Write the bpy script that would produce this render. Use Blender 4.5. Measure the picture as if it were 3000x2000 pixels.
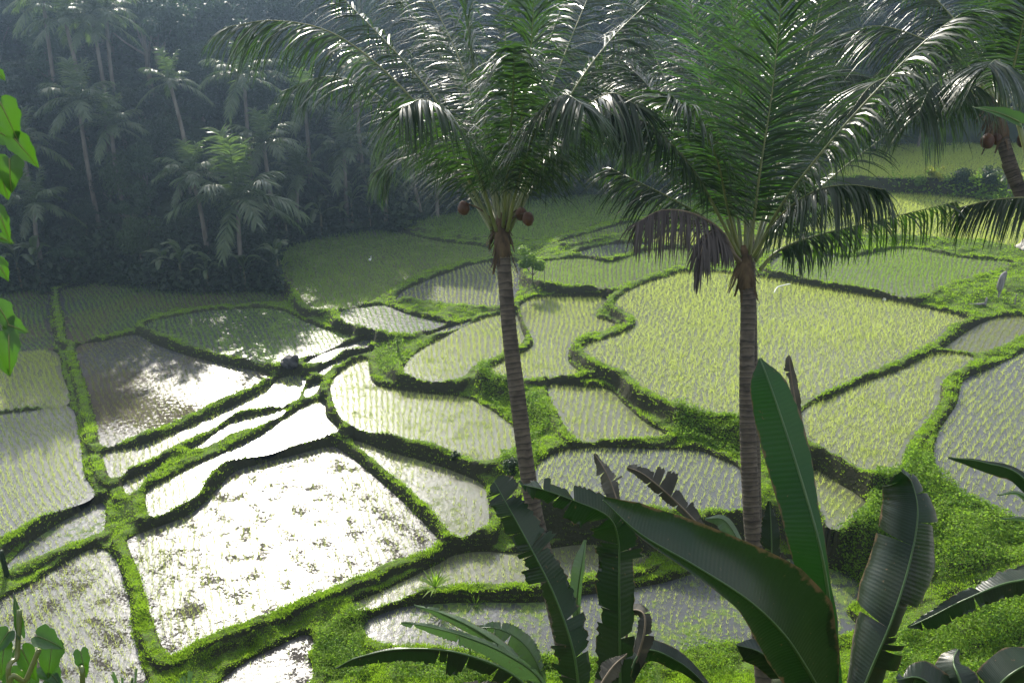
import bpy, math, random
import numpy as np
from mathutils import Vector, Matrix
R = math.radians
for o in list(bpy.data.objects): bpy.data.objects.remove(o)
sc = bpy.context.scene
COL = sc.collection
# ------------------------------------------------------------------ camera
PITCH = R(22); F = 2700.0; K = 3000/2352; CZ = 18.5
cd = bpy.data.cameras.new('camera'); cam = bpy.data.objects.new('camera', cd); COL.objects.link(cam)
cam.location = (0, 0, CZ); cam.rotation_euler = (R(90)-PITCH, 0, 0)
cd.sensor_width = 36; cd.lens = 36*F/3000; cd.clip_start = .05; cd.clip_end = 2000
sc.camera = cam
# ------------------------------------------------------------------ sky, sun, exposure
SUN_EL, SUN_AZ = R(31), R(-17)
SD = Vector((math.sin(SUN_AZ)*math.cos(SUN_EL), math.cos(SUN_AZ)*math.cos(SUN_EL), math.sin(SUN_EL)))
w = bpy.data.worlds.new('World'); sc.world = w; w.use_nodes = True
nt = w.node_tree; nt.nodes.clear()
def N(t, **kw):
    n = nt.nodes.new(t)
    for k, v in kw.items(): setattr(n, k, v)
    return n
def L(a, b): nt.links.new(a, b)
out = N('ShaderNodeOutputWorld'); sky = N('ShaderNodeTexSky', sky_type='NISHITA', sun_disc=False)
sky.sun_elevation = SUN_EL; sky.sun_rotation = SUN_AZ; sky.air_density = 1.0; sky.dust_density = 2.0
b1 = N('ShaderNodeBackground'); b1.inputs[1].default_value = .12; L(sky.outputs[0], b1.inputs[0])
tc = N('ShaderNodeTexCoord'); mp = N('ShaderNodeMapping'); mp.inputs['Scale'].default_value = (1, 1, 2.2)
nz = N('ShaderNodeTexNoise'); nz.inputs['Scale'].default_value = 3.0; nz.inputs['Detail'].default_value = 9; nz.inputs['Roughness'].default_value = .58
L(tc.outputs['Generated'], mp.inputs[0]); L(mp.outputs[0], nz.inputs['Vector'])
cr = N('ShaderNodeValToRGB'); cr.color_ramp.elements[0].position = .45; cr.color_ramp.elements[1].position = .61; L(nz.outputs['Fac'], cr.inputs[0])
dt = N('ShaderNodeVectorMath', operation='DOT_PRODUCT'); L(tc.outputs['Generated'], dt.inputs[0]); dt.inputs[1].default_value = SD
mx = N('ShaderNodeMath', operation='MAXIMUM'); L(dt.outputs['Value'], mx.inputs[0]); mx.inputs[1].default_value = 0
pw = N('ShaderNodeMath', operation='POWER'); L(mx.outputs[0], pw.inputs[0]); pw.inputs[1].default_value = 7
ml = N('ShaderNodeMath', operation='MULTIPLY_ADD'); L(pw.outputs[0], ml.inputs[0]); ml.inputs[1].default_value = 4; ml.inputs[2].default_value = 1.15
b2 = N('ShaderNodeBackground'); b2.inputs[0].default_value = (1, .98, .95, 1); L(ml.outputs[0], b2.inputs[1])
ms = N('ShaderNodeMixShader'); L(cr.outputs[0], ms.inputs[0]); L(b1.outputs[0], ms.inputs[1]); L(b2.outputs[0], ms.inputs[2]); L(ms.outputs[0], out.inputs[0])
sd = bpy.data.lights.new('sun', 'SUN'); sd.energy = 5.0; sd.angle = R(.5); sd.color = (1, .93, .80)
so = bpy.data.objects.new('sun', sd); COL.objects.link(so); so.rotation_euler = SD.to_track_quat('Z', 'Y').to_euler()
sc.view_settings.view_transform = 'Standard'; sc.view_settings.look = 'None'; sc.view_settings.exposure = .75; sc.view_settings.gamma = 1
sc.cycles.max_bounces = 7; sc.cycles.diffuse_bounces = 2; sc.cycles.glossy_bounces = 2; sc.cycles.transmission_bounces = 4
sc.cycles.transparent_max_bounces = 6; sc.cycles.volume_bounces = 0; sc.cycles.caustics_reflective = False; sc.cycles.caustics_refractive = False
# ------------------------------------------------------------------ pixel -> ray
def ray(dx, dy):
    x = (np.asarray(dx)*K-1500)/F; y = (np.asarray(dy)*K-1000)/F
    c, s = math.cos(PITCH), math.sin(PITCH)
    return np.stack([x, c-y*s, -s-y*c], -1)
CAM = np.array([0, 0, CZ])
def at(dx, dy, z): return CAM+ray(dx, dy)*z
def ground(dx, dy, h):
    d = ray(dx, dy); return CAM+d*((h-CZ)/d[..., 2])[..., None]
def px(npx, z): return npx*K*z/F
# ------------------------------------------------------------------ materials
def mat(name): 
    m = bpy.data.materials.new(name); m.use_nodes = True; m.node_tree.nodes.clear(); return m
def leafmat(name, col, col2, trans, tcol, rough=.4, spec=.5, island=True, nscale=0, obrand=0.0):
    m = mat(name); t = m.node_tree; n = t.nodes; l = t.links
    o = n.new('ShaderNodeOutputMaterial'); p = n.new('ShaderNodeBsdfPrincipled')
    p.inputs['Roughness'].default_value = rough; p.inputs['Specular IOR Level'].default_value = spec
    mixc = n.new('ShaderNodeMix'); mixc.data_type = 'RGBA'; mixc.inputs[6].default_value = (*col, 1); mixc.inputs[7].default_value = (*col2, 1)
    if nscale:
        c = n.new('ShaderNodeTexCoord'); z = n.new('ShaderNodeTexNoise'); z.inputs['Scale'].default_value = nscale; z.inputs['Detail'].default_value = 4
        l.new(c.outputs['Object'], z.inputs['Vector']); rr = n.new('ShaderNodeMapRange'); rr.inputs[1].default_value = .35; rr.inputs[2].default_value = .65
        l.new(z.outputs['Fac'], rr.inputs[0]); src = rr.outputs[0]
        if island:
            g = n.new('ShaderNodeNewGeometry'); a = n.new('ShaderNodeMath'); a.operation = 'MULTIPLY_ADD'; a.inputs[1].default_value = .5
            l.new(g.outputs['Random Per Island'], a.inputs[0]); hh = n.new('ShaderNodeMath'); hh.operation = 'MULTIPLY'; hh.inputs[1].default_value = .5
            l.new(src, hh.inputs[0]); l.new(hh.outputs[0], a.inputs[2]); src = a.outputs[0]
    else:
        g = n.new('ShaderNodeNewGeometry'); src = g.outputs['Random Per Island']
    l.new(src, mixc.inputs[0]); colout = mixc.outputs[2]
    hs = n.new('ShaderNodeHueSaturation'); l.new(colout, hs.inputs['Color'])
    oi = n.new('ShaderNodeObjectInfo'); mr = n.new('ShaderNodeMapRange'); mr.inputs[3].default_value = 1-obrand; mr.inputs[4].default_value = 1+obrand
    l.new(oi.outputs['Random'], mr.inputs[0]); l.new(mr.outputs[0], hs.inputs['Value'])
    l.new(hs.outputs[0], p.inputs['Base Color'])
    tr = n.new('ShaderNodeBsdfTranslucent'); tr.inputs[0].default_value = (*tcol, 1)
    s = n.new('ShaderNodeMixShader'); s.inputs[0].default_value = trans
    l.new(p.outputs[0], s.inputs[1]); l.new(tr.outputs[0], s.inputs[2]); l.new(s.outputs[0], o.inputs[0])
    return m
def bananamat(name, col, col2, trans, tcol, rough, spec, brown=(.10, .07, .035), edge=.93):
    """banana blade: fine ribs running from midrib to margin, dry brown margin and spots"""
    m = leafmat(name, col, col2, trans, tcol, rough, spec, False, 2.5); t = m.node_tree; n = t.nodes; l = t.links
    p = [x for x in n if x.type == 'BSDF_PRINCIPLED'][0]; tr = [x for x in n if x.type == 'BSDF_TRANSLUCENT'][0]
    src = p.inputs['Base Color'].links[0].from_socket
    at_ = n.new('ShaderNodeAttribute'); at_.attribute_name = 'blade'; sp = n.new('ShaderNodeSeparateXYZ'); l.new(at_.outputs['Vector'], sp.inputs[0])
    c = n.new('ShaderNodeTexCoord'); z = n.new('ShaderNodeTexNoise'); z.inputs['Scale'].default_value = 14; z.inputs['Detail'].default_value = 6; l.new(c.outputs['Object'], z.inputs['Vector'])
    a = n.new('ShaderNodeMath'); a.operation = 'MULTIPLY_ADD'; a.inputs[1].default_value = .35; l.new(z.outputs['Fac'], a.inputs[0]); l.new(sp.outputs[0], a.inputs[2])
    mr = n.new('ShaderNodeMapRange'); mr.inputs[1].default_value = edge+.175; mr.inputs[2].default_value = edge+.235; l.new(a.outputs[0], mr.inputs[0])
    z2 = n.new('ShaderNodeTexNoise'); z2.inputs['Scale'].default_value = 30; z2.inputs['Detail'].default_value = 3; l.new(c.outputs['Object'], z2.inputs['Vector'])
    m2 = n.new('ShaderNodeMapRange'); m2.inputs[1].default_value = .70; m2.inputs[2].default_value = .74; l.new(z2.outputs['Fac'], m2.inputs[0])
    mxx = n.new('ShaderNodeMath'); mxx.operation = 'MAXIMUM'; l.new(mr.outputs[0], mxx.inputs[0]); l.new(m2.outputs[0], mxx.inputs[1])
    mc = n.new('ShaderNodeMix'); mc.data_type = 'RGBA'; mc.inputs[7].default_value = (*brown, 1); l.new(mxx.outputs[0], mc.inputs[0]); l.new(src, mc.inputs[6]); l.new(mc.outputs[2], p.inputs['Base Color'])
    mt = n.new('ShaderNodeMix'); mt.data_type = 'RGBA'; mt.inputs[6].default_value = (*tcol, 1); mt.inputs[7].default_value = (*brown, 1); l.new(mxx.outputs[0], mt.inputs[0]); l.new(mt.outputs[2], tr.inputs[0])
    w1 = n.new('ShaderNodeMath'); w1.operation = 'MULTIPLY'; w1.inputs[1].default_value = 520; l.new(sp.outputs[1], w1.inputs[0]); w2 = n.new('ShaderNodeMath'); w2.operation = 'SINE'; l.new(w1.outputs[0], w2.inputs[0])
    w3 = n.new('ShaderNodeMath'); w3.operation = 'MULTIPLY_ADD'; w3.inputs[1].default_value = 1.2; l.new(z2.outputs['Fac'], w3.inputs[0]); l.new(w2.outputs[0], w3.inputs[2])
    b = n.new('ShaderNodeBump'); b.inputs['Strength'].default_value = .16; b.inputs['Distance'].default_value = .002; l.new(w3.outputs[0], b.inputs['Height']); l.new(b.outputs[0], p.inputs['Normal'])
    return m
def simplemat(name, c1, c2, scale=8, rough=.8, bump=0.0, stretch=(1, 1, 1), spec=.3, lo=.35, hi=.65):
    m = mat(name); t = m.node_tree; n = t.nodes; l = t.links
    o = n.new('ShaderNodeOutputMaterial'); p = n.new('ShaderNodeBsdfPrincipled'); p.inputs['Roughness'].default_value = rough; p.inputs['Specular IOR Level'].default_value = spec
    c = n.new('ShaderNodeTexCoord'); mpp = n.new('ShaderNodeMapping'); mpp.inputs['Scale'].default_value = stretch
    z = n.new('ShaderNodeTexNoise'); z.inputs['Scale'].default_value = scale; z.inputs['Detail'].default_value = 6
    l.new(c.outputs['Object'], mpp.inputs[0]); l.new(mpp.outputs[0], z.inputs['Vector'])
    rr = n.new('ShaderNodeMapRange'); rr.inputs[1].default_value = lo; rr.inputs[2].default_value = hi; l.new(z.outputs['Fac'], rr.inputs[0])
    mixc = n.new('ShaderNodeMix'); mixc.data_type = 'RGBA'; mixc.inputs[6].default_value = (*c1, 1); mixc.inputs[7].default_value = (*c2, 1)
    l.new(rr.outputs[0], mixc.inputs[0]); l.new(mixc.outputs[2], p.inputs['Base Color'])
    if bump:
        b = n.new('ShaderNodeBump'); b.inputs['Strength'].default_value = bump; b.inputs['Distance'].default_value = .05
        l.new(z.outputs['Fac'], b.inputs['Height']); l.new(b.outputs[0], p.inputs['Normal'])
    l.new(p.outputs[0], o.inputs[0]); return m
def watermat(name, thr, base=(.050, .054, .056), rough=.25, fleck=16, mudcol=(.05, .045, .04), soft=.05, big=1.3):
    # still paddy water with patches of bare mud and weed just breaking the surface
    m = mat(name); t = m.node_tree; n = t.nodes; l = t.links
    o = n.new('ShaderNodeOutputMaterial'); c = n.new('ShaderNodeTexCoord')
    p = n.new('ShaderNodeBsdfPrincipled'); p.inputs['Base Color'].default_value = (*base, 1); p.inputs['Roughness'].default_value = rough; p.inputs['IOR'].default_value = 1.38
    z = n.new('ShaderNodeTexNoise'); z.inputs['Scale'].default_value = 5; z.inputs['Detail'].default_value = 4
    l.new(c.outputs['Object'], z.inputs['Vector']); b = n.new('ShaderNodeBump'); b.inputs['Strength'].default_value = .5; b.inputs['Distance'].default_value = .02
    l.new(z.outputs['Fac'], b.inputs['Height']); l.new(b.outputs[0], p.inputs['Normal'])
    z2 = n.new('ShaderNodeTexNoise'); z2.inputs['Scale'].default_value = fleck/5; z2.inputs['Detail'].default_value = 7; z2.inputs['Roughness'].default_value = .7
    z3 = n.new('ShaderNodeTexNoise'); z3.inputs['Scale'].default_value = big/5; z3.inputs['Detail'].default_value = 3
    l.new(c.outputs['Object'], z2.inputs['Vector']); l.new(c.outputs['Object'], z3.inputs['Vector'])
    a = n.new('ShaderNodeMath'); a.operation = 'MULTIPLY_ADD'; a.inputs[1].default_value = .8
    l.new(z3.outputs['Fac'], a.inputs[0]); l.new(z2.outputs['Fac'], a.inputs[2])
    rr = n.new('ShaderNodeMapRange'); rr.inputs[1].default_value = thr; rr.inputs[2].default_value = thr+soft; l.new(a.outputs[0], rr.inputs[0])
    d = n.new('ShaderNodeBsdfPrincipled'); d.inputs['Base Color'].default_value = (*mudcol, 1); d.inputs['Roughness'].default_value = .9; d.inputs['Specular IOR Level'].default_value = .15
    b2_ = n.new('ShaderNodeBump'); b2_.inputs['Distance'].default_value = .05; b2_.inputs['Strength'].default_value = .8; l.new(z2.outputs['Fac'], b2_.inputs['Height']); l.new(b2_.outputs[0], d.inputs['Normal'])
    s = n.new('ShaderNodeMixShader'); l.new(rr.outputs[0], s.inputs[0]); l.new(p.outputs[0], s.inputs[1]); l.new(d.outputs[0], s.inputs[2]); l.new(s.outputs[0], o.inputs[0])
    return m
M = {}
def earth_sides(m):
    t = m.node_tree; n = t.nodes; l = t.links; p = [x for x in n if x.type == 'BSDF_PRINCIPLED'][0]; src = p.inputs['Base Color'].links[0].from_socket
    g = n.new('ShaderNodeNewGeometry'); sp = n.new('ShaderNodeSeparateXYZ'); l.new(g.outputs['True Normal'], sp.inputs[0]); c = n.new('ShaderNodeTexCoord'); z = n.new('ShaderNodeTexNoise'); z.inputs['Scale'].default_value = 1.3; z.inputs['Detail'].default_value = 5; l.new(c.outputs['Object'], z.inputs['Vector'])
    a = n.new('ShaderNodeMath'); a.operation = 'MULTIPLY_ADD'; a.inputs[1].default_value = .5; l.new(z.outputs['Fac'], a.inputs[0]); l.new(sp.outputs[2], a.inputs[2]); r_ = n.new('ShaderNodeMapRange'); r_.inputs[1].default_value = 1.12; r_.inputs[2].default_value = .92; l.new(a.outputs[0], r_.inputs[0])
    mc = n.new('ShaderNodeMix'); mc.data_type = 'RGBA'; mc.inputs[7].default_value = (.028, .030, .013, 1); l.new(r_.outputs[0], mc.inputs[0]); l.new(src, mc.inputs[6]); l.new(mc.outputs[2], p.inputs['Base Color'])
M['grassland'] = simplemat('grassland', (.05, .055, .018), (.07, .125, .016), 7, .9, 1., (1, 1, 1), .2, .30, .56)
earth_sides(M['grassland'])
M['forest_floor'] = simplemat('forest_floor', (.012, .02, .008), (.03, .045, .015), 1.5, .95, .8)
M['grass'] = leafmat('grass', (.05, .12, .010), (.15, .22, .02), .55, (.34, .56, .03), .5, .3, True, .6)
M['rice0'] = leafmat('rice_young', (.15, .24, .025), (.26, .33, .05), .55, (.64, .76, .18), .5, .3, True, .12)
M['rice1'] = leafmat('rice_green', (.07, .14, .02), (.12, .20, .03), .5, (.34, .56, .06), .5, .3, True, .15)
M['rice2'] = leafmat('rice_lush', (.15, .23, .03), (.27, .33, .05), .55, (.62, .74, .16), .5, .3, True, .2)
M['rice3'] = leafmat('rice_straw', (.12, .14, .04), (.20, .21, .07), .5, (.36, .42, .10), .5, .3, True, .2)
M['water0'] = watermat('paddy_water', 1.30)
M['water1'] = watermat('paddy_water_muddy', .925, fleck=60, big=7, rough=.32)
M['water2'] = watermat('paddy_water_bare_mud', .86, fleck=30, big=1.2, mudcol=(.06, .05, .035))
M['water4'] = watermat('paddy_water_algae', .92, base=(.085, .09, .055), fleck=14, big=4, mudcol=(.12, .15, .05), soft=.2)
M['water3'] = watermat('paddy_water_weedy', .90, fleck=22, big=2, mudcol=(.10, .15, .04), soft=.12)
M['cover'] = leafmat('ground_cover', (.05, .13, .012), (.18, .26, .03), .5, (.30, .52, .04), .6, .2, True, 1.0)
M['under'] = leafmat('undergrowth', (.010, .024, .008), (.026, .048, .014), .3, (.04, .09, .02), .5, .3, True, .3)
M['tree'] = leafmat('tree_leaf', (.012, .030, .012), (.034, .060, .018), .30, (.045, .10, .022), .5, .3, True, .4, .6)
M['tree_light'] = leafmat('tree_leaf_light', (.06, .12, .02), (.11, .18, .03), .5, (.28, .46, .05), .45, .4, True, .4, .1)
M['yellow_leaf'] = leafmat('yellow_leaf', (.18, .24, .03), (.28, .30, .04), .5, (.5, .55, .06), .45, .4, True, .4)
M['bark'] = simplemat('bark', (.10, .085, .065), (.19, .17, .14), 3, .9, .5, (1, 1, .3))
M['palm_far'] = leafmat('palm_leaflet_far', (.03, .055, .018), (.07, .10, .03), .35, (.14, .24, .04), .35, .6, True, .5, .25)  # base colour raised to stand in for light caught by far crowns
M['palm'] = leafmat('palm_leaflet', (.008, .020, .007), (.020, .038, .010), .32, (.05, .13, .010), .33, .5, True, .8)
M['palm_bright'] = leafmat('palm_leaflet_fresh', (.015, .045, .008), (.03, .07, .010), .45, (.08, .24, .015), .27, .7, True, .8)
M['palm_dead'] = leafmat('palm_leaflet_withered', (.028, .024, .022), (.10, .085, .08), .12, (.07, .05, .035), .6, .3, True, .8)
M['rachis'] = simplemat('rachis', (.09, .12, .03), (.16, .17, .05), 3, .35, 0, spec=.6)
M['rachis_dead'] = simplemat('rachis_dead', (.12, .09, .06), (.20, .16, .11), 3, .6)
M['fibre'] = simplemat('palm_fibre', (.045, .03, .018), (.13, .09, .05), 12, .9, .8, (1, 1, .2))
M['coconut'] = simplemat('coconut', (.055, .025, .014), (.10, .045, .02), 6, .45)
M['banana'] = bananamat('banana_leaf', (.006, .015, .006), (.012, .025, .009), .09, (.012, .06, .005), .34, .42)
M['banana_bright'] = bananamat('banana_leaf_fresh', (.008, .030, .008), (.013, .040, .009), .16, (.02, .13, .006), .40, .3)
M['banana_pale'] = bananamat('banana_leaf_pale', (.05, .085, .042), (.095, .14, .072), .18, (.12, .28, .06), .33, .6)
M['banana_dead'] = leafmat('banana_leaf_withered', (.035, .036, .028), (.09, .085, .07), .12, (.06, .055, .03), .7, .3, False, 4)
M['midrib'] = simplemat('banana_midrib', (.03, .075, .015), (.05, .10, .025), 3, .35, 0, spec=.5)
M['banana_stem'] = simplemat('banana_stem', (.06, .08, .03), (.14, .10, .05), 6, .6, .3, (1, 1, .2))
M['vine'] = leafmat('vine_leaf', (.012, .045, .008), (.025, .075, .010), .28, (.08, .24, .008), .4, .5, False, 8)
M['rock'] = simplemat('rock', (.025, .025, .028), (.08, .08, .08), 6, .85, .8)
M['pale_rock'] = simplemat('pale_rock', (.35, .32, .28), (.55, .52, .47), 4, .9, 1)
M['plastic'] = simplemat('plastic', (.75, .75, .75), (.82, .82, .82), 4, .4)
M['wood_grey'] = simplemat('weathered_wood', (.13, .12, .12), (.28, .27, .27), 9, .85, .6, (1, 1, .15))
M['egret'] = simplemat('white_feather', (.78, .78, .76), (.82, .82, .8), 4, .7)
# ------------------------------------------------------------------ mesh helpers
def mesh_np(name, V, Fc, mats, midx=None, smooth=False):
    V = np.ascontiguousarray(V, dtype=np.float32); Fc = np.ascontiguousarray(Fc, dtype=np.int32)
    me = bpy.data.meshes.new(name); k = Fc.shape[1]
    me.vertices.add(len(V)); me.vertices.foreach_set('co', V.ravel())
    me.loops.add(Fc.size); me.loops.foreach_set('vertex_index', Fc.ravel())
    me.polygons.add(len(Fc)); me.polygons.foreach_set('loop_start', np.arange(0, Fc.size, k, dtype=np.int32))
    if midx is not None: me.polygons.foreach_set('material_index', np.ascontiguousarray(midx, dtype=np.int32))
    if smooth: me.polygons.foreach_set('use_smooth', np.ones(len(Fc), dtype=bool))
    for m in (mats if isinstance(mats, (list, tuple)) else [mats]): me.materials.append(m)
    me.update(calc_edges=True); return me
class MB:
    def __init__(s): s.v = []; s.f = []
    def add(s, vs, fs):
        o = len(s.v); s.v.extend([tuple(map(float, p)) for p in vs]); s.f.extend([tuple(i+o for i in f) for f in fs])
    def mesh(s, name, m, org=(0, 0, 0), smooth=True):
        me = bpy.data.meshes.new(name); o = np.array(org, float)
        vv = (np.array(s.v)-o) if s.v else np.zeros((0, 3))
        me.from_pydata(vv.tolist(), [], s.f); me.materials.append(m)
        if smooth: me.polygons.foreach_set('use_smooth', [True]*len(me.polygons))
        me.update(); return me
def link(name, me, parent=None, loc=(0, 0, 0), rot=(0, 0, 0), scl=(1, 1, 1)):
    o = bpy.data.objects.new(name, me); COL.objects.link(o); o.location = loc; o.rotation_euler = rot; o.scale = scl
    if parent: o.parent = parent
    return o
def tag(o, label=None, cat=None, group=None, kind=None):
    if label: o['label'] = label
    if cat: o['category'] = cat
    if group: o['group'] = group
    if kind: o['kind'] = kind
    return o
def thing(name, loc, label, cat, group=None, rot=(0, 0, 0), scl=(1, 1, 1)):
    return tag(link(name, None, None, loc, rot, scl), label, cat, group)
def nrm(v): 
    v = np.asarray(v, float); return v/(np.linalg.norm(v)+1e-12)
def cat_curve(P, n, closed=False):
    P = np.asarray(P, float); m = len(P)
    if closed: idx = np.linspace(0, m, n, endpoint=False)
    else: idx = np.linspace(0, m-1, n)
    o = []
    for t in idx:
        i = int(min(math.floor(t), (m-1 if closed else m-2))); f = t-i
        g = (lambda j: P[j % m]) if closed else (lambda j: P[max(0, min(m-1, j))] if 0 <= j <= m-1 else (2*P[0]-P[1] if j < 0 else 2*P[-1]-P[-2]))
        a, b, c, d = g(i-1), g(i), g(i+1), g(i+2)
        o.append(.5*((2*b)+(-a+c)*f+(2*a-5*b+4*c-d)*f*f+(-a+3*b-3*c+d)*f**3))
    return np.array(o)
def tube(mb, P, rad, ns=8, cap=True):
    P = np.asarray(P, float); n = len(P); rad = np.broadcast_to(rad, (n,)); vs = []; fs = []; ref = None
    for i in range(n):
        T = nrm(P[min(i+1, n-1)]-P[max(i-1, 0)])
        if ref is None: ref = np.array([0, 0, 1.]) if abs(T[2]) < .9 else np.array([1., 0, 0])
        A = nrm(np.cross(T, ref)); B = np.cross(T, A); ref = -nrm(np.cross(T, A)) if False else ref
        for k in range(ns):
            a = 2*math.pi*k/ns; vs.append(P[i]+rad[i]*(math.cos(a)*A+math.sin(a)*B))
    for i in range(n-1):
        for k in range(ns): fs.append((i*ns+k, i*ns+(k+1) % ns, (i+1)*ns+(k+1) % ns, (i+1)*ns+k))
    if cap: fs.append(tuple(range(ns-1, -1, -1))); fs.append(tuple((n-1)*ns+k for k in range(ns)))
    mb.add(vs, fs)
def blob(mb, c, r, seed=0, rough=.15, nu=14, nv=9):
    rg = np.random.RandomState(seed); ph = rg.rand(6)*6; r = np.broadcast_to(r, (3,)); vs = []; fs = []
    for j in range(nv+1):
        th = math.pi*j/nv
        for i in range(nu):
            a = 2*math.pi*i/nu; d = np.array([math.sin(th)*math.cos(a), math.sin(th)*math.sin(a), math.cos(th)])
            s = 1+rough*(math.sin(3*d[0]+ph[0]+2*d[2])+math.sin(4*d[1]+ph[1])+math.sin(5*d[2]+3*d[0]+ph[2]))/2
            vs.append(np.array(c)+d*r*s)
    for j in range(nv):
        for i in range(nu): fs.append((j*nu+i, (j+1)*nu+i, (j+1)*nu+(i+1) % nu, j*nu+(i+1) % nu))
    mb.add(vs, fs)
def vnoise(x, y, s, seed=0):
    x = np.asarray(x)/s+seed*17.3; y = np.asarray(y)/s+seed*9.7; xi = np.floor(x).astype(np.int64); yi = np.floor(y).astype(np.int64); fx = x-xi; fy = y-yi
    fx = fx*fx*(3-2*fx); fy = fy*fy*(3-2*fy)
    def h(a, b):
        v = (a*374761393+b*668265263+seed*1442695041) & 0xffffffff; v = ((v ^ (v >> 13))*1274126177) & 0xffffffff; return ((v ^ (v >> 16)) & 0xffff)/65535.
    return (h(xi, yi)*(1-fx)+h(xi+1, yi)*fx)*(1-fy)+(h(xi, yi+1)*(1-fx)+h(xi+1, yi+1)*fx)*fy
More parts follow.
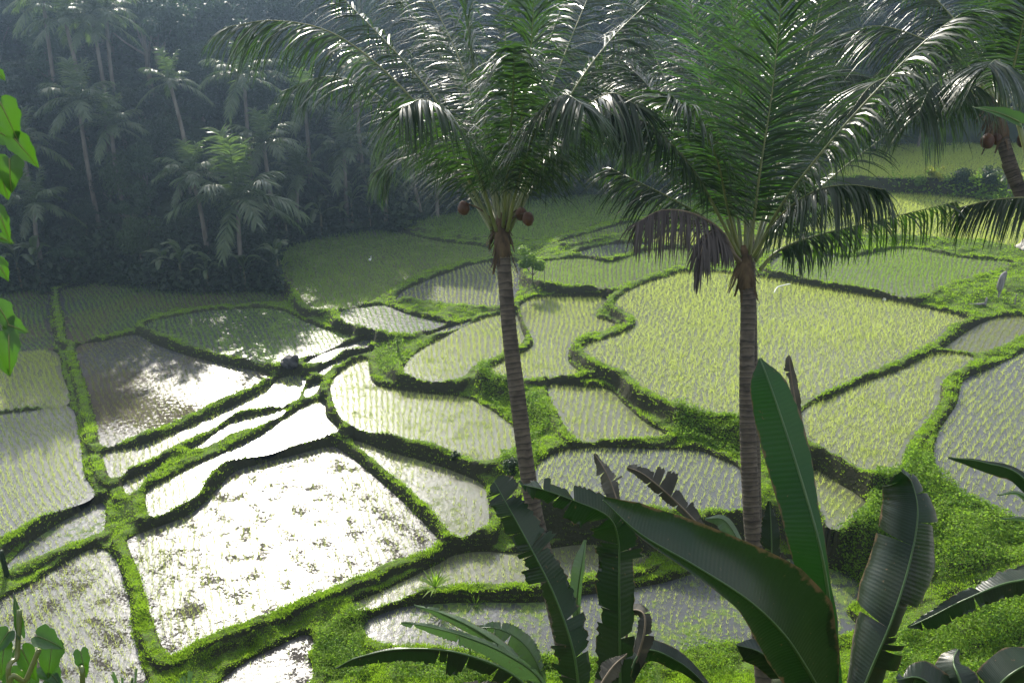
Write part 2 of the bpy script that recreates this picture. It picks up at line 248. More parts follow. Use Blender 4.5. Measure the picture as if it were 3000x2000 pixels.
# ------------------------------------------------------------------ paddies: outline, level, row direction, rice kind, water kind, density
# (level m, outline, row angle deg from +Y, rice material, water material, tuft scale, keep fraction)
PL = [
 (0.90, [(-130,690),(0,674),(105,668),(112,735),(122,802),(60,806),(-130,822)], 4, 1, 2, .9, .95),
 (1.17, [(140,670),(185,658),(230,650),(330,662),(450,672),(560,668),(625,668),(655,695),(560,702),(430,711),(350,728),(310,755),(240,772),(165,788),(150,730)], 6, 1, 2, .9, .95),
 (1.43, [(335,748),(400,728),(500,713),(630,711),(700,740),(760,762),(805,775),(760,800),(690,825),(620,838),(560,825),(470,805),(400,780)], 5, 1, 3, .9, .95),
 (0.91, [(-130,832),(0,813),(120,807),(140,860),(155,927),(80,936),(0,945),(-130,965)], 8, 0, 4, 1.0, 1.),
 (0.89, [(-130,972),(0,952),(80,943),(158,935),(180,1010),(190,1090),(212,1140),(130,1175),(60,1208),(0,1238),(-130,1290)], 8, 0, 0, 1.0, 1.),
 (1.16, [(178,800),(240,784),(308,770),(350,790),(420,815),(520,840),(618,862),(590,885),(500,925),(400,970),(300,1008),(238,1024),(222,960),(200,880)], 5, 3, 2, .7, .75),
 (1.04, [(243,1042),(320,1026),(420,988),(520,942),(610,897),(648,868),(698,868),(690,900),(670,930),(600,942),(540,955),(480,990),(430,1015),(370,1043),(300,1078),(262,1100),(246,1070)], 5, 0, 0, .85, .95),
 (1.03, [(438,1034),(480,1007),(540,968),(610,951),(658,941),(640,960),(590,985),(530,1001),(470,1029)], 5, 0, 0, .85, .95),
 (0.87, [(287,1112),(320,1095),(350,1081),(378,1066),(335,1108),(303,1142)], 5, 0, 0, .85, .95),
 (1.03, [(342,1129),(385,1104),(450,1069),(530,1034),(600,999),(645,969),(700,934),(740,924),(747,959),(780,989),(745,1003),(675,1022),(615,1042),(550,1053),(510,1067),(475,1100),(450,1136),(400,1166),(347,1183)], 6, 0, 0, .85, .95),
 (0.72, [(297,1239),(350,1216),(430,1186),(480,1148),(530,1093),(565,1075),(650,1053),(750,1028),(782,1036),(834,1076),(909,1141),(959,1191),(1000,1236),(1000,1250),(970,1270),(905,1288),(832,1322),(780,1342),(700,1377),(575,1427),(450,1477),(392,1502),(352,1414),(327,1324),(302,1262)], 3, 0, 1, .75, .9),
 (0.62, [(22,1296),(75,1246),(150,1196),(228,1157),(238,1179),(232,1222),(190,1239),(100,1277),(32,1306)], 8, 0, 3, .7, .7),
 (0.50, [(-130,1470),(0,1381),(60,1351),(125,1311),(190,1271),(228,1262),(258,1281),(278,1330),(293,1385),(303,1460),(323,1534),(335,1640),(100,1700),(-130,1700)], 2, 0, 1, .75, .9),
 (0.42, [(470,1680),(500,1580),(560,1526),(640,1486),(700,1460),(722,1484),(702,1506),(716,1545),(694,1600),(700,1680)], 2, 0, 1, .5, .3),
 (0.50, [(816,1386),(874,1361),(949,1326),(1019,1291),(1044,1277),(1104,1268),(1180,1272),(1260,1262),(1350,1252),(1460,1268),(1490,1288),(1440,1306),(1350,1322),(1250,1340),(1134,1344),(1034,1347),(984,1355),(934,1370),(859,1395),(822,1402)], 0, 0, 4, .8, .8),
 (0.34, [(836,1436),(884,1409),(934,1395),(1009,1388),(1109,1385),(1234,1385),(1349,1368),(1524,1340),(1650,1300),(1750,1285),(1850,1290),(1950,1325),(1985,1365),(1940,1400),(1960,1450),(1800,1480),(1640,1478),(1500,1510),(1300,1510),(1000,1490),(870,1478)], -4, 2, 3, .6, .8),
 (0.92, [(812,1014),(884,1037),(959,1057),(1034,1081),(1100,1110),(1115,1136),(1120,1194),(1104,1217),(1064,1232),(1041,1228),(1006,1187),(956,1137),(886,1077)], 0, 0, 4, .8, .7),
 (1.32, [(764,880),(790,850),(820,832),(842,830),(848,865),(868,888),(960,903),(1060,913),(1110,933),(1160,967),(1184,992),(1182,1033),(1150,1053),(1110,1061),(1050,1041),(985,1020),(900,1003),(820,983),(787,960),(767,920)], 4, 0, 4, .95, .95),
 (1.78, [(930,845),(960,810),(1040,765),(1105,735),(1150,724),(1183,724),(1196,760),(1204,785),(1178,803),(1130,825),(1085,843),(1058,868),(1000,876),(945,866)], 2, 0, 4, .95, .95),
 (2.05, [(1200,698),(1250,684),(1340,684),(1390,687),(1370,715),(1368,730),(1400,740),(1412,750),(1390,763),(1340,773),(1308,798),(1303,830),(1328,860),(1280,868),(1210,871),(1150,866),(1125,850),(1168,827),(1218,802),(1226,780),(1206,740)], 2, 0, 4, .95, .95),
 (2.41, [(1412,700),(1442,671),(1500,647),(1570,628),(1640,627),(1760,641),(1860,661),(1980,681),(2090,702),(2215,732),(2178,752),(2138,790),(2050,833),(1960,873),(1850,925),(1800,975),(1700,960),(1600,945),(1540,925),(1480,895),(1440,858),(1380,835),(1343,808),(1347,792),(1400,777),(1452,757),(1462,740),(1452,725)], 2, 0, 4, 1.1, 1.),
 (2.45, [(1215,612),(1260,600),(1340,594),(1400,604),(1450,590),(1500,576),(1590,574),(1640,592),(1560,615),(1480,637),(1408,662),(1330,658),(1262,653),(1228,640)], 2, 1, 4, .9, 1.),
 (1.94, [(913,690),(930,668),(1000,638),(1080,610),(1140,602),(1188,604),(1190,640),(1185,675),(1160,702),(1090,703),(1000,694),(930,686)], 2, 0, 0, .8, .9),
 (1.82, [(622,580),(700,552),(830,532),(885,529),(1000,554),(1110,568),(1125,582),(1120,592),(1020,611),(930,646),(885,674),(850,697),(765,714),(712,705),(692,680),(668,650),(645,625),(636,600)], 12, 1, 4, 1.1, 1.),
 (2.05, [(895,517),(980,500),(1120,477),(1230,460),(1350,447),(1450,450),(1470,485),(1430,505),(1330,528),(1260,548),(1190,552),(1110,546),(1000,530),(915,522)], 10, 1, 4, 1.2, 1.),
 (2.60, [(1285,556),(1370,533),(1450,512),(1485,516),(1472,532),(1400,542),(1340,557),(1300,562)], 5, 1, 4, .9, .9),
 (2.48, [(1322,583),(1400,562),(1490,560),(1490,566),(1440,580),(1400,594),(1350,590)], 5, 1, 0, .7, .7),
 (1.85, [(786,716),(850,704),(885,703),(934,722),(1000,738),(1020,745),(962,766),(930,771),(862,757),(800,743)], 6, 1, 0, .8, .8),
 (1.74, [(978,774),(1020,756),(1078,739),(1062,751),(1000,774)], 6, 0, 0, .7, .8),
 (1.40, [(702,834),(760,806),(843,782),(846,795),(790,808),(742,832)], 6, 0, 0, .5, .6),
 (1.23, [(737,852),(760,838),(800,822),(848,808),(846,816),(800,832),(762,850),(742,862)], 6, 0, 0, .5, .6),
 (1.00, [(702,898),(722,882),(735,883),(728,900),(706,918)], 6, 0, 0, .5, .1),
 (1.85, [(1260,892),(1300,887),(1350,891),(1398,897),(1428,926),(1478,970),(1525,998),(1500,1006),(1400,1010),(1332,1012),(1295,970)], -3, 2, 4, .9, .9),
 (1.68, [(1242,1065),(1300,1036),(1400,1030),(1500,1033),(1600,1036),(1655,1058),(1698,1083),(1703,1168),(1620,1173),(1560,1178),(1500,1168),(1420,1158),(1350,1148),(1243,1140),(1232,1100)], -6, 0, 0, .9, .9),
 (2.34, [(1848,942),(1918,912),(1993,877),(2068,852),(2150,815),(2236,824),(2165,873),(2153,925),(2113,980),(2080,1023),(2062,1076),(2022,1090),(1965,1070),(1890,1030),(1848,998)], -6, 2, 4, 1.1, 1.),
 (2.25, [(2178,795),(2240,752),(2290,732),(2360,728),(2450,742),(2500,780),(2380,770),(2340,775),(2290,803),(2240,813),(2170,808)], -6, 3, 4, .8, .9),
 (2.24, [(2500,790),(2400,785),(2340,817),(2270,850),(2216,876),(2200,930),(2156,1000),(2152,1080),(2202,1130),(2252,1160),(2312,1190),(2400,1225),(2520,1260),(2620,1180),(2640,860)], -10, 2, 0, .9, .75),
 (1.72, [(1868,1082),(1918,1108),(1984,1154),(1956,1196),(1913,1215),(1895,1190),(1872,1130)], -6, 2, 4, .9, .9),
 (2.66, [(1775,600),(1830,580),(1950,592),(2080,572),(2200,592),(2320,604),(2275,625),(2170,657),(2092,684),(1990,664),(1860,644),(1775,622)], -4, 1, 4, 1., .95),
 (2.92, [(1850,528),(1950,452),(2100,448),(2250,460),(2340,480),(2480,500),(2500,580),(2330,568),(2250,555),(2100,545),(1900,535)], -4, 2, 4, 1.2, 1.),
 (3.98, [(1900,400),(1990,342),(2150,333),(2352,332),(2550,345),(2560,400),(2352,408),(2200,412),(2000,408)], -4, 2, 4, 1.3, 1.),
 (2.55, [(1500,552),(1560,532),(1700,545),(1830,548),(1810,568),(1700,584),(1620,570),(1520,560)], 2, 2, 4, 1., 1.),
]
polys = []
for (lv, D, ang, rm, wm, ts, kf) in PL:
    D = np.array(D, float); W = ground(D[:, 0], D[:, 1], lv)[:, :2]
    C = cat_curve(np.c_[W, np.zeros(len(W))], len(W)*6, True)[:, :2]
    polys.append(C)
def seg_dist(X, Y, C):
    """signed distance (negative inside) of points to the closed outline C"""
    best = np.full(X.shape, 1e9, np.float32); ins = np.zeros(X.shape, bool); n = len(C)
    for i in range(n):
        ax, ay = C[i]; bx, by = C[(i+1) % n]; ex, ey = bx-ax, by-ay; L2 = ex*ex+ey*ey+1e-12
        t = np.clip(((X-ax)*ex+(Y-ay)*ey)/L2, 0, 1); d = (X-ax-t*ex)**2+(Y-ay-t*ey)**2; np.minimum(best, d, out=best)
        if ay != by:
            c = ((ay > Y) != (by > Y)) & (X < (bx-ax)*(Y-ay)/(by-ay)+ax); ins ^= c
    return np.where(ins, -np.sqrt(best), np.sqrt(best))
# valley floor outline: beyond it the wooded slopes rise
VD = [(-2200,1500,1.2),(-900,760,1.2),(-300,690,1.4),(0,660,1.4),(230,640,1.6),(450,660,1.6),(600,655,1.6),(640,655,1.8),(612,580,2.3),(700,542,2.3),(830,520,2.5),(890,508,2.8),(1000,490,2.8),(1120,466,2.8),(1230,449,2.8),(1350,434,2.8),(1480,438,2.9),(1640,425,3.3),(1830,400,4.5),(1950,332,5),(2150,322,5),(2500,318,5.),(2700,330,5),(3400,900,3)]
VW = np.array([ground(a, b, h)[:2] for a, b, h in VD]); VALLEY = np.vstack([VW, [[60, -20], [-60, -20]]])
YR = np.concatenate([np.arange(-6, 14, .4), 14*np.exp(np.arange(0, math.log(190/14), .0030))])
AC = np.arange(-.86, .861, .0026)
YY, AA = np.meshgrid(YR, AC, indexing='ij'); XX = AA*np.maximum(YY, 14)
def terrain(X, Y):
    sh = X.shape; X = X.ravel().astype(np.float64); Y = Y.ravel().astype(np.float64)
    num = np.full(X.shape, 1.2*1e-4); den = np.full(X.shape, 1e-4); top = np.full(X.shape, -9.); cap = np.full(X.shape, 99.); dmin = np.full(X.shape, 99.); lvl = np.zeros(X.shape); flr = np.full(X.shape, -99.)
    for C, pl in zip(polys, PL):
        lv = pl[0]; x0, y0 = C.min(0); x1, y1 = C.max(0)
        ddx = np.maximum(np.maximum(x0-X, X-x1), 0); ddy = np.maximum(np.maximum(y0-Y, Y-y1), 0); bd = np.hypot(ddx, ddy)
        d = bd+2.; sel = bd < 5; d[sel] = seg_dist(X[sel], Y[sel], C)-.05
        dp = np.maximum(d, .02); wgt = 1/dp**3; num += lv*wgt; den += wgt
        top = np.maximum(top, lv+.17-2.6*np.maximum(d-.42, 0))
        cap = np.minimum(cap, lv-.01+2.2*d); dmin = np.minimum(dmin, d); flr = np.maximum(flr, np.where(d > -.02, lv+.05-5*np.maximum(d-.10, 0), -99))
    idw = num/den
    n1 = vnoise(X, Y, .9, 1)-.5; n2 = vnoise(X, Y, .28, 2)-.5; n3 = vnoise(X, Y, 4., 3)-.5
    h = np.maximum(idw+.12+.25*n3*np.clip(dmin-1, 0, 2), top)+.17*n1+.14*n2
    h = np.where(dmin < .9, np.minimum(h, cap+.04*n2*np.clip(dmin*8, 0, 1)), h)
    h = np.where(dmin > .01, np.maximum(h, flr+.05*n2), h)
    e = seg_dist(X, Y, VALLEY)
    e = np.where(Y < 14, -5, e)
    hill = np.where(e > 0, np.minimum(e, 75)*.56*np.clip(e/6, 0, 1)**.5+ (vnoise(X, Y, 14, 5)-.5)*np.clip(e/4, 0, 5), 0)
    h = h+hill
    near = 16.5*(1-np.clip(Y, 0, 30)/19.8)+.3*n1+.15*n2+.5*n3
    h = np.where(Y < 24, np.maximum(h, near), h)
    h = np.where(Y < 0, 16.7+.3*n1, h)
    h = np.where((dmin < 0) & (Y > 20), np.minimum(h, cap), h)
    return h.reshape(sh), dmin.reshape(sh), e.reshape(sh)
HH, DM, EE = terrain(XX, YY)
HH = np.maximum(HH, -.9)
nr, ncol = HH.shape
gi = (np.arange(nr-1)[:, None]*ncol+np.arange(ncol-1)[None, :]).ravel()
quads = np.stack([gi, gi+1, gi+1+ncol, gi+ncol], 1)
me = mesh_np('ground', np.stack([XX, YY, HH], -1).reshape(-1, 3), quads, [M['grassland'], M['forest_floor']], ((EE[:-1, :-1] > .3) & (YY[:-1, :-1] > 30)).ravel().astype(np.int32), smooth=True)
go = tag(link('ground', me), kind='structure')
LY0 = int(np.argmax(YR >= 14-1e-9))
def hq(x, y):
    """ground height at a point"""
    if y < 14.01: return 16.7*(1-max(y, 0)/20.7)
    i = LY0+math.log(y/14)/.003; j = (x/max(y, 14)+.86)/.0026
    i = min(max(i, 0), nr-2.01); j = min(max(j, 0), ncol-2.01); a, b = int(i), int(j)
    return float(HH[a, b]*(1-i+a)*(1-j+b)+HH[a+1, b]*(i-a)*(1-j+b)+HH[a, b+1]*(1-i+a)*(j-b)+HH[a+1, b+1]*(i-a)*(j-b))
def hit(dx, dy):
    """where a sight line meets the ground"""
    d = ray(dx, dy); t = 15.
    while t < 200:
        p = CAM+d*t
        if p[2] < hq(p[0], p[1]): return p
        t += .15
    return CAM+d*100
# ------------------------------------------------------------------ water
wv = []; wf = []; wmi = []
me = bpy.data.meshes.new('water'); 
for C, pl in zip(polys, PL):
    o = len(wv); cen = C.mean(0)
    Cn = np.roll(C, -1, 0)-np.roll(C, 1, 0); Cn = np.stack([Cn[:, 1], -Cn[:, 0]], 1)/(np.linalg.norm(Cn, axis=1, keepdims=True)+1e-9); ar = np.sum(C[:, 0]*np.roll(C[:, 1], -1)-np.roll(C[:, 0], -1)*C[:, 1]); CE = C+Cn*(.06 if ar > 0 else -.06)
    wv += [(x, y, pl[0]) for x, y in CE]; wf.append(tuple(range(o, o+len(C)))[::-1]); wmi.append(pl[4])
me.from_pydata(wv, [], wf)
for k in range(5): me.materials.append(M['water%d' % k])
me.polygons.foreach_set('material_index', wmi); me.update()
for p in me.polygons:
    if p.normal.z < 0: p.flip()
tag(link('water', me), kind='structure')
# ------------------------------------------------------------------ rice seedlings
rng = np.random.RandomState(7)
def tufts(P, h, wdt, nb, lean, rs, curve=False):
    """nb thin upright blades at every point; returns verts, tri faces"""
    n = len(P); P = np.repeat(P, nb, 0); h = np.repeat(h, nb)*rs.uniform(.65, 1.15, n*nb); wdt = np.repeat(wdt, nb)
    a = rs.uniform(0, 2*math.pi, n*nb); ln = rs.uniform(.1, 1, n*nb)*lean; b = rs.uniform(0, 2*math.pi, n*nb)
    dx = np.cos(b)*wdt/2; dy = np.sin(b)*wdt/2; off = wdt*1.2
    B = P+np.stack([np.cos(a)*off, np.sin(a)*off, -.02+0*a], 1)
    v0 = B+np.stack([-dx, -dy, 0*a], 1); v1 = B+np.stack([dx, dy, 0*a], 1)
    v2 = B+np.stack([np.cos(a)*ln*h, np.sin(a)*ln*h, h*np.sqrt(np.maximum(1-ln**2, .15))], 1)
    V = np.stack([v0, v1, v2], 1).reshape(-1, 3); Fc = np.arange(len(V)).reshape(-1, 3); return V, Fc
VV = []; FF = []; MI = []; off = 0
for C, pl in zip(polys, PL):
    lv, _, ang, rm, wm, ts, kf = pl; x0, y0 = C.min(0); x1, y1 = C.max(0); cx, cy = C.mean(0)
    far = np.clip((cy-45)/35, 0, 1); sp_row = .235+.03*far; sp_in = .13+.05*far
    if cy > 62: sp_row, sp_in = .22, .17
    ext = max(x1-x0, y1-y0)*.8+2
    u = np.arange(-ext, ext, sp_row); v = np.arange(-ext, ext, sp_in); U, Vv = np.meshgrid(u, v); U = U.ravel(); Vv = Vv.ravel()
    U = U+1.1*(vnoise(U+50, Vv+50, 7., 61+int(lv*9))-.5)+.35*(vnoise(U+50, Vv+50, 2.1, 62)-.5)+rng.normal(0, .022 if ts < 1.05 else .05, U.shape); Vv = Vv+rng.normal(0, .025, U.shape)
    vd = math.atan2(cx, cy)-R(ang)      # rows run roughly away from the viewer's hillside
    c, s = math.cos(vd), math.sin(vd); X = cx+U*c+Vv*s; Y = cy-U*s+Vv*c
    m = (X > x0) & (X < x1) & (Y > y0) & (Y < y1) & (np.abs(X) < .66*Y+2); X, Y = X[m], Y[m]
    d = seg_dist(X, Y, C); m = d < -.10; X, Y = X[m], Y[m]
    dens = kf*1.1-(vnoise(X, Y, 2.3, 11)-.45)*.9*(1.02-kf)*2.2; m = rng.rand(len(X)) < dens; X, Y = X[m], Y[m]
    gz = .85+.4*vnoise(X, Y, 3., 12)
    P = np.stack([X, Y, np.full(X.shape, lv)], 1)
    V, Fc = tufts(P, .26*ts*gz, (.0135*(.6+.4*ts)*(1+.7*far))*np.ones(len(P)), 7, .85, rng)
    VV.append(V); FF.append(Fc+off); off += len(V); MI.append(np.full(len(Fc), rm))
V = np.concatenate(VV); Fc = np.concatenate(FF); MI = np.concatenate(MI)
print('rice tris', len(Fc))
ro = link('rice_seedlings', mesh_np('rice_seedlings', V, Fc, [M['rice%d' % k] for k in range(4)], MI))
tag(ro, 'rows of young rice seedlings standing in the flooded paddies', 'rice', kind='stuff')
# ------------------------------------------------------------------ grass on the banks
depth = YY*math.cos(PITCH)+(CZ-HH)*math.sin(PITCH)
ok = ((DM > -.02) & (EE < .5) & (YY > 16) & (np.abs(AA) < .68)).ravel()
pr = np.where(ok, 1., 0.)*np.clip(60/YY.ravel(), .6, 3); pr /= pr.sum()
n = 230000; gy, gx = np.gradient(HH); SL = np.hypot(gx/(.0026*np.maximum(YY, 14)), gy/np.gradient(YR)[:, None]).ravel(); pr *= 1/(1+.5*SL**2)*(1+.0); pr /= pr.sum()
idx = rng.choice(len(pr), n, p=pr)
Z = np.stack([XX, YY, HH], -1).reshape(-1, 3); P = Z[idx]+rng.normal(0, .04, (n, 3))*[1, 1, 0]
keep = rng.rand(n) < 1.3-1.0*np.clip(vnoise(P[:, 0], P[:, 1], 1.7, 23)-.35, 0, 1)*vnoise(P[:, 0], P[:, 1], .4, 24)*2; P = P[keep]
hh = (.045+.0013*P[:, 1])*(.45+1.3*vnoise(P[:, 0], P[:, 1], .6, 21)**1.3)*.88; V, Fc = tufts(P, hh, .016+.0006*P[:, 1], 4, .9, rng)
tag(link('grass', mesh_np('grass', V, Fc, M['grass'])), 'short lush grass on the paddy banks and paths', 'grass', kind='stuff')
# ------------------------------------------------------------------ leaf clouds
def leaf_quads(C, Nn, size, rs, asp=.5):
    """bent rhombic leaves at centres C facing Nn"""
    n = len(C); Nn = Nn/np.linalg.norm(Nn, axis=1, keepdims=True); a = rs.normal(size=(n, 3)); T = np.cross(Nn, a); T /= np.linalg.norm(T, axis=1, keepdims=True)+1e-9
    B = np.cross(Nn, T); s = np.asarray(size).reshape(-1, 1)*rs.uniform(.6, 1.25, (n, 1))
    v0 = C-T*s*.5; v1 = C+B*s*asp*.5+Nn*s*.06; v2 = C+T*s*.5-Nn*s*.12; v3 = C-B*s*asp*.5+Nn*s*.06
    V = np.stack([v0, v1, v2, v3], 1).reshape(-1, 3); i = np.arange(n)*4
    return V, np.stack([i, i+1, i+2, i+3], 1)
def crown_pts(n, lobes, rs, fill=.55):
    """points on / in a set of lobes (cx,cy,cz,r)"""
    L_ = np.array(lobes); w_ = L_[:, 3]**2; k = rs.choice(len(L_), n, p=w_/w_.sum()); d = rs.normal(size=(n, 3)); d /= np.linalg.norm(d, axis=1, keepdims=True)
    r = L_[k, 3]*(fill+(1-fill)*rs.rand(n)**.5)*(1+.12*rs.normal(size=n)); P = L_[k, :3]+d*r[:, None]*[1, 1, .8]
    Nn = d+rs.normal(0, .55, (n, 3))+[0, 0, .35]; return P, Nn
def crown_mesh(name, rs, n, size, m, kind='round', H=1.0, nl=14):
    lobes = []
    for i in range(nl):
        a = rs.uniform(0, 6.28); 
        if kind == 'round': r_ = rs.uniform(0, .62); z = rs.uniform(-.25, .62); rr = rs.uniform(.20, .42)
        elif kind == 'tall': r_ = rs.uniform(0, .34); z = rs.uniform(-.9, .95); rr = rs.uniform(.18, .34)
        else: r_ = rs.uniform(.1, .8); z = rs.uniform(-.05, .28); rr = rs.uniform(.16, .32)
        lobes.append((r_*math.cos(a), r_*math.sin(a), z*H, rr))
    P, Nn = crown_pts(n, lobes, rs); V, Fc = leaf_quads(P, Nn, np.full(n, size), rs, .6); return mesh_np(name, V, Fc, m), lobes
def trunk_mesh(name, rs, lobes, h, r, m, zoff):
    mb = MB(); P = cat_curve([(0, 0, -.3), (rs.uniform(-.1, .1)*h*.3, rs.uniform(-.1, .1)*h*.3, h*.5), (0, 0, zoff)], 8); tube(mb, P, np.linspace(r, r*.55, 8), 8)
    for l in lobes[:7]:
        s = P[rs.randint(3, 7)]; e = np.array(l[:3])+[0, 0, zoff]; mid = (s+e)/2+[0, 0, -.1*h*.3]
        tube(mb, cat_curve([s, mid, e], 5), np.linspace(r*.45, r*.12, 5), 5)
    return mb.mesh(name, m)
rs = np.random.RandomState(5)
def crown_depth(dx, dy, Hp):
    d = ray(dx, dy); t = 52.
    while t < 150:
        p = CAM+d*t
        i = LY0+int(math.log(max(p[1], 14)/14)/.003); j = int((p[0]/p[1]+.86)/.0026)
        if i >= nr-1: break
        if p[2]-hq(p[0], p[1]) <= Hp*.72 and EE[i, min(max(j, 0), ncol-1)] > 1.5: return t
        t += .25
    return 95.
SPOT = [(390,190,9),(50,330,7),(940,300,8),(1060,330,7),(1240,340,7),(1500,330,7),(1400,360,6),(2020,260,8),(2120,280,7),(820,200,10),(1120,400,5)]
FP = [
 (545,462,None,(555,650),4.6,'sunlit coconut palm standing at the wood edge, the largest of the far palms'),
 (180,235,10,None,3.4,'coconut palm with arching fronds high on the left of the slope'),
 (255,292,8,None,2.6,'coconut palm just right of the high left one, with bluish drooping fronds'),
 (605,330,8.5,None,3.0,'coconut palm above and behind the largest far palm'),
 (78,470,6.5,None,2.6,'small coconut palm at the left edge of the wood above the banana clump'),
 (560,180,10,None,3.4,'coconut palm high on the slope, left of the near palm fronds'),
 (440,400,7,None,2.6,'coconut palm left of the largest far palm'),
 (685,405,7,None,2.7,'coconut palm right of the largest far palm, half hidden'),
 (790,345,9,None,3.0,'coconut palm with slim trunk behind the hanging fronds of the left near palm'),
 (870,400,6,None,2.6,'short coconut palm behind the hanging fronds of the left near palm'),
 (100,5,13,None,3.0,'very tall slim palm at the upper left, crown at the top of the picture'),
 (150,50,13,None,2.8,'tall slim palm second from left at the top of the slope'),
 (212,45,12,None,2.8,'tall slim palm third from left at the top of the slope'),
 (243,30,12,None,2.8,'tall slim palm fourth from left at the top of the slope'),
 (700,240,9,None,3.0,'coconut palm on the slope under the left near palm frond tips'),
 (1010,380,6,None,2.8,'coconut palm at the wood edge behind the left near palm'),
 (1330,330,8,None,2.8,'coconut palm at the wood edge between the two near palms'),
]
SPOT = [(a, b, crown_depth(a, b, h_)) for a, b, h_ in SPOT]
for i, q in enumerate(FP):
    z = crown_depth(q[0], q[1], q[2]) if q[3] is None else float(np.dot(hit(*q[3])-CAM, [0, math.cos(PITCH), -math.sin(PITCH)])); FP[i] = (q[0], q[1], z, q[3], q[4], q[5])
PALMS = [(a, b, z, 2.5) for a, b, z in SPOT]+[(q[0], q[1], q[2], q[4]) for q in FP]
TV = []      # unit tree: crown radius ~1, trunk from 0 to crown at z=zoff
for i, kd in enumerate(['round', 'tall', 'spread', 'round', 'tall', 'round']):
    zo = {'round': .95, 'tall': 1.2, 'spread': 1.35}[kd]
    cm, lb = crown_mesh('crown', rs, 5200, .085, M['tree'], kd, 1.0, 20 if kd != 'spread' else 16)
    tm = trunk_mesh('trunk', rs, lb, zo, .06, M['bark'], zo); TV.append((cm, tm, zo))
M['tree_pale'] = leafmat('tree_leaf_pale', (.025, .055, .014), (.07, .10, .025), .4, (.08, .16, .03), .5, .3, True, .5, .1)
cml, lbl = crown_mesh('crown', rs, 4800, .075, M['tree_pale'], 'round', 1.0, 12); tml = trunk_mesh('trunk', rs, lbl, 1.1, .05, M['bark'], 1.1); TL = (cml, tml, 1.1)
def tree(v, x, y, z, s, label, group=None, rot=0, name='tree', sz=1.0, cat='tree'):
    cm, tm, zo = v; t = thing(name, (x, y, z), label, cat, group, (0, 0, rot), (s, s, s*sz))
    link('trunk', tm, t); link('crown', cm, t, (0, 0, zo)); return t
tree_pts = []
kept = []
for k in range(6000):
    y = rng.uniform(38, 135); a = rng.uniform(-.72, .72); x = a*y
    i = LY0+int(math.log(y/14)/.003); j = int((a+.86)/.0026); e = EE[i, j]
    if e < 1.3 or e > 31: continue
    s = rng.uniform(1.3, 2.0) if e < 6 else rng.uniform(1.9, 3.0) if e < 12 else rng.uniform(2.4, 4.0)
    if any((x-p[0])**2+(y-p[1])**2 < ((s+p[2])*.36)**2 for p in kept): continue
    zc = hq(x, y)+s*1.1; v_ = np.array([x, y, zc])-CAM; dp = v_[1]*math.cos(PITCH)-v_[2]*math.sin(PITCH); ux = (1500+F*v_[0]/dp)/K; uy = (1000-F*(v_[1]*math.sin(PITCH)+v_[2]*math.cos(PITCH))/dp)/K; ur = s*.8*F/dp/K
    if any(dp < q[2]+1.5 and math.hypot(ux-q[0], uy-q[1]) < ur*.8+q[3]*.55*F/q[2]/K for q in PALMS): continue
    kept.append((x, y, s, e))
print('trees', len(kept)); kept = kept[:330]
GR = 'broadleaf trees massed on the wooded slope'
LBL = ['rounded dark evergreen among the massed trees on the wooded slope', 'narrow tall dark tree among the massed trees on the wooded slope', 'flat-topped spreading tree among the massed trees on the wooded slope']
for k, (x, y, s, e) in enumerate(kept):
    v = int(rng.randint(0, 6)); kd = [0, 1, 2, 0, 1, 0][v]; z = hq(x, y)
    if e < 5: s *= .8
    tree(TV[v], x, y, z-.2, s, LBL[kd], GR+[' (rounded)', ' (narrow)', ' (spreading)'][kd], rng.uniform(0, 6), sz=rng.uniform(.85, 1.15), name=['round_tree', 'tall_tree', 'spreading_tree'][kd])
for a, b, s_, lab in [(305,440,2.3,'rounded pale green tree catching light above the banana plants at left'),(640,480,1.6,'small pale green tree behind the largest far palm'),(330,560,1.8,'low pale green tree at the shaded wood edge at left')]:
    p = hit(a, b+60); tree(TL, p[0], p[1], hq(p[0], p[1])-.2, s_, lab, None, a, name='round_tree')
# undergrowth on the slope and along the wood's edge
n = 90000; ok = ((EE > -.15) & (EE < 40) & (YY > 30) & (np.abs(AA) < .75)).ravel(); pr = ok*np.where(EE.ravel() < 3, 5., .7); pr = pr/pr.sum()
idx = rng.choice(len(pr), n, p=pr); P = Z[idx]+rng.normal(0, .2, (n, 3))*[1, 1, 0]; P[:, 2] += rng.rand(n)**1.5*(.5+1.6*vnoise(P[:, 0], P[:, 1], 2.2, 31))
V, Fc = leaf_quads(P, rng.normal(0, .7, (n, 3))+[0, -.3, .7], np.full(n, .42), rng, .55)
tag(link('undergrowth', mesh_np('undergrowth', V, Fc, M['under'])), 'dark tangled undergrowth below the trees of the wooded slope', 'undergrowth', kind='stuff')
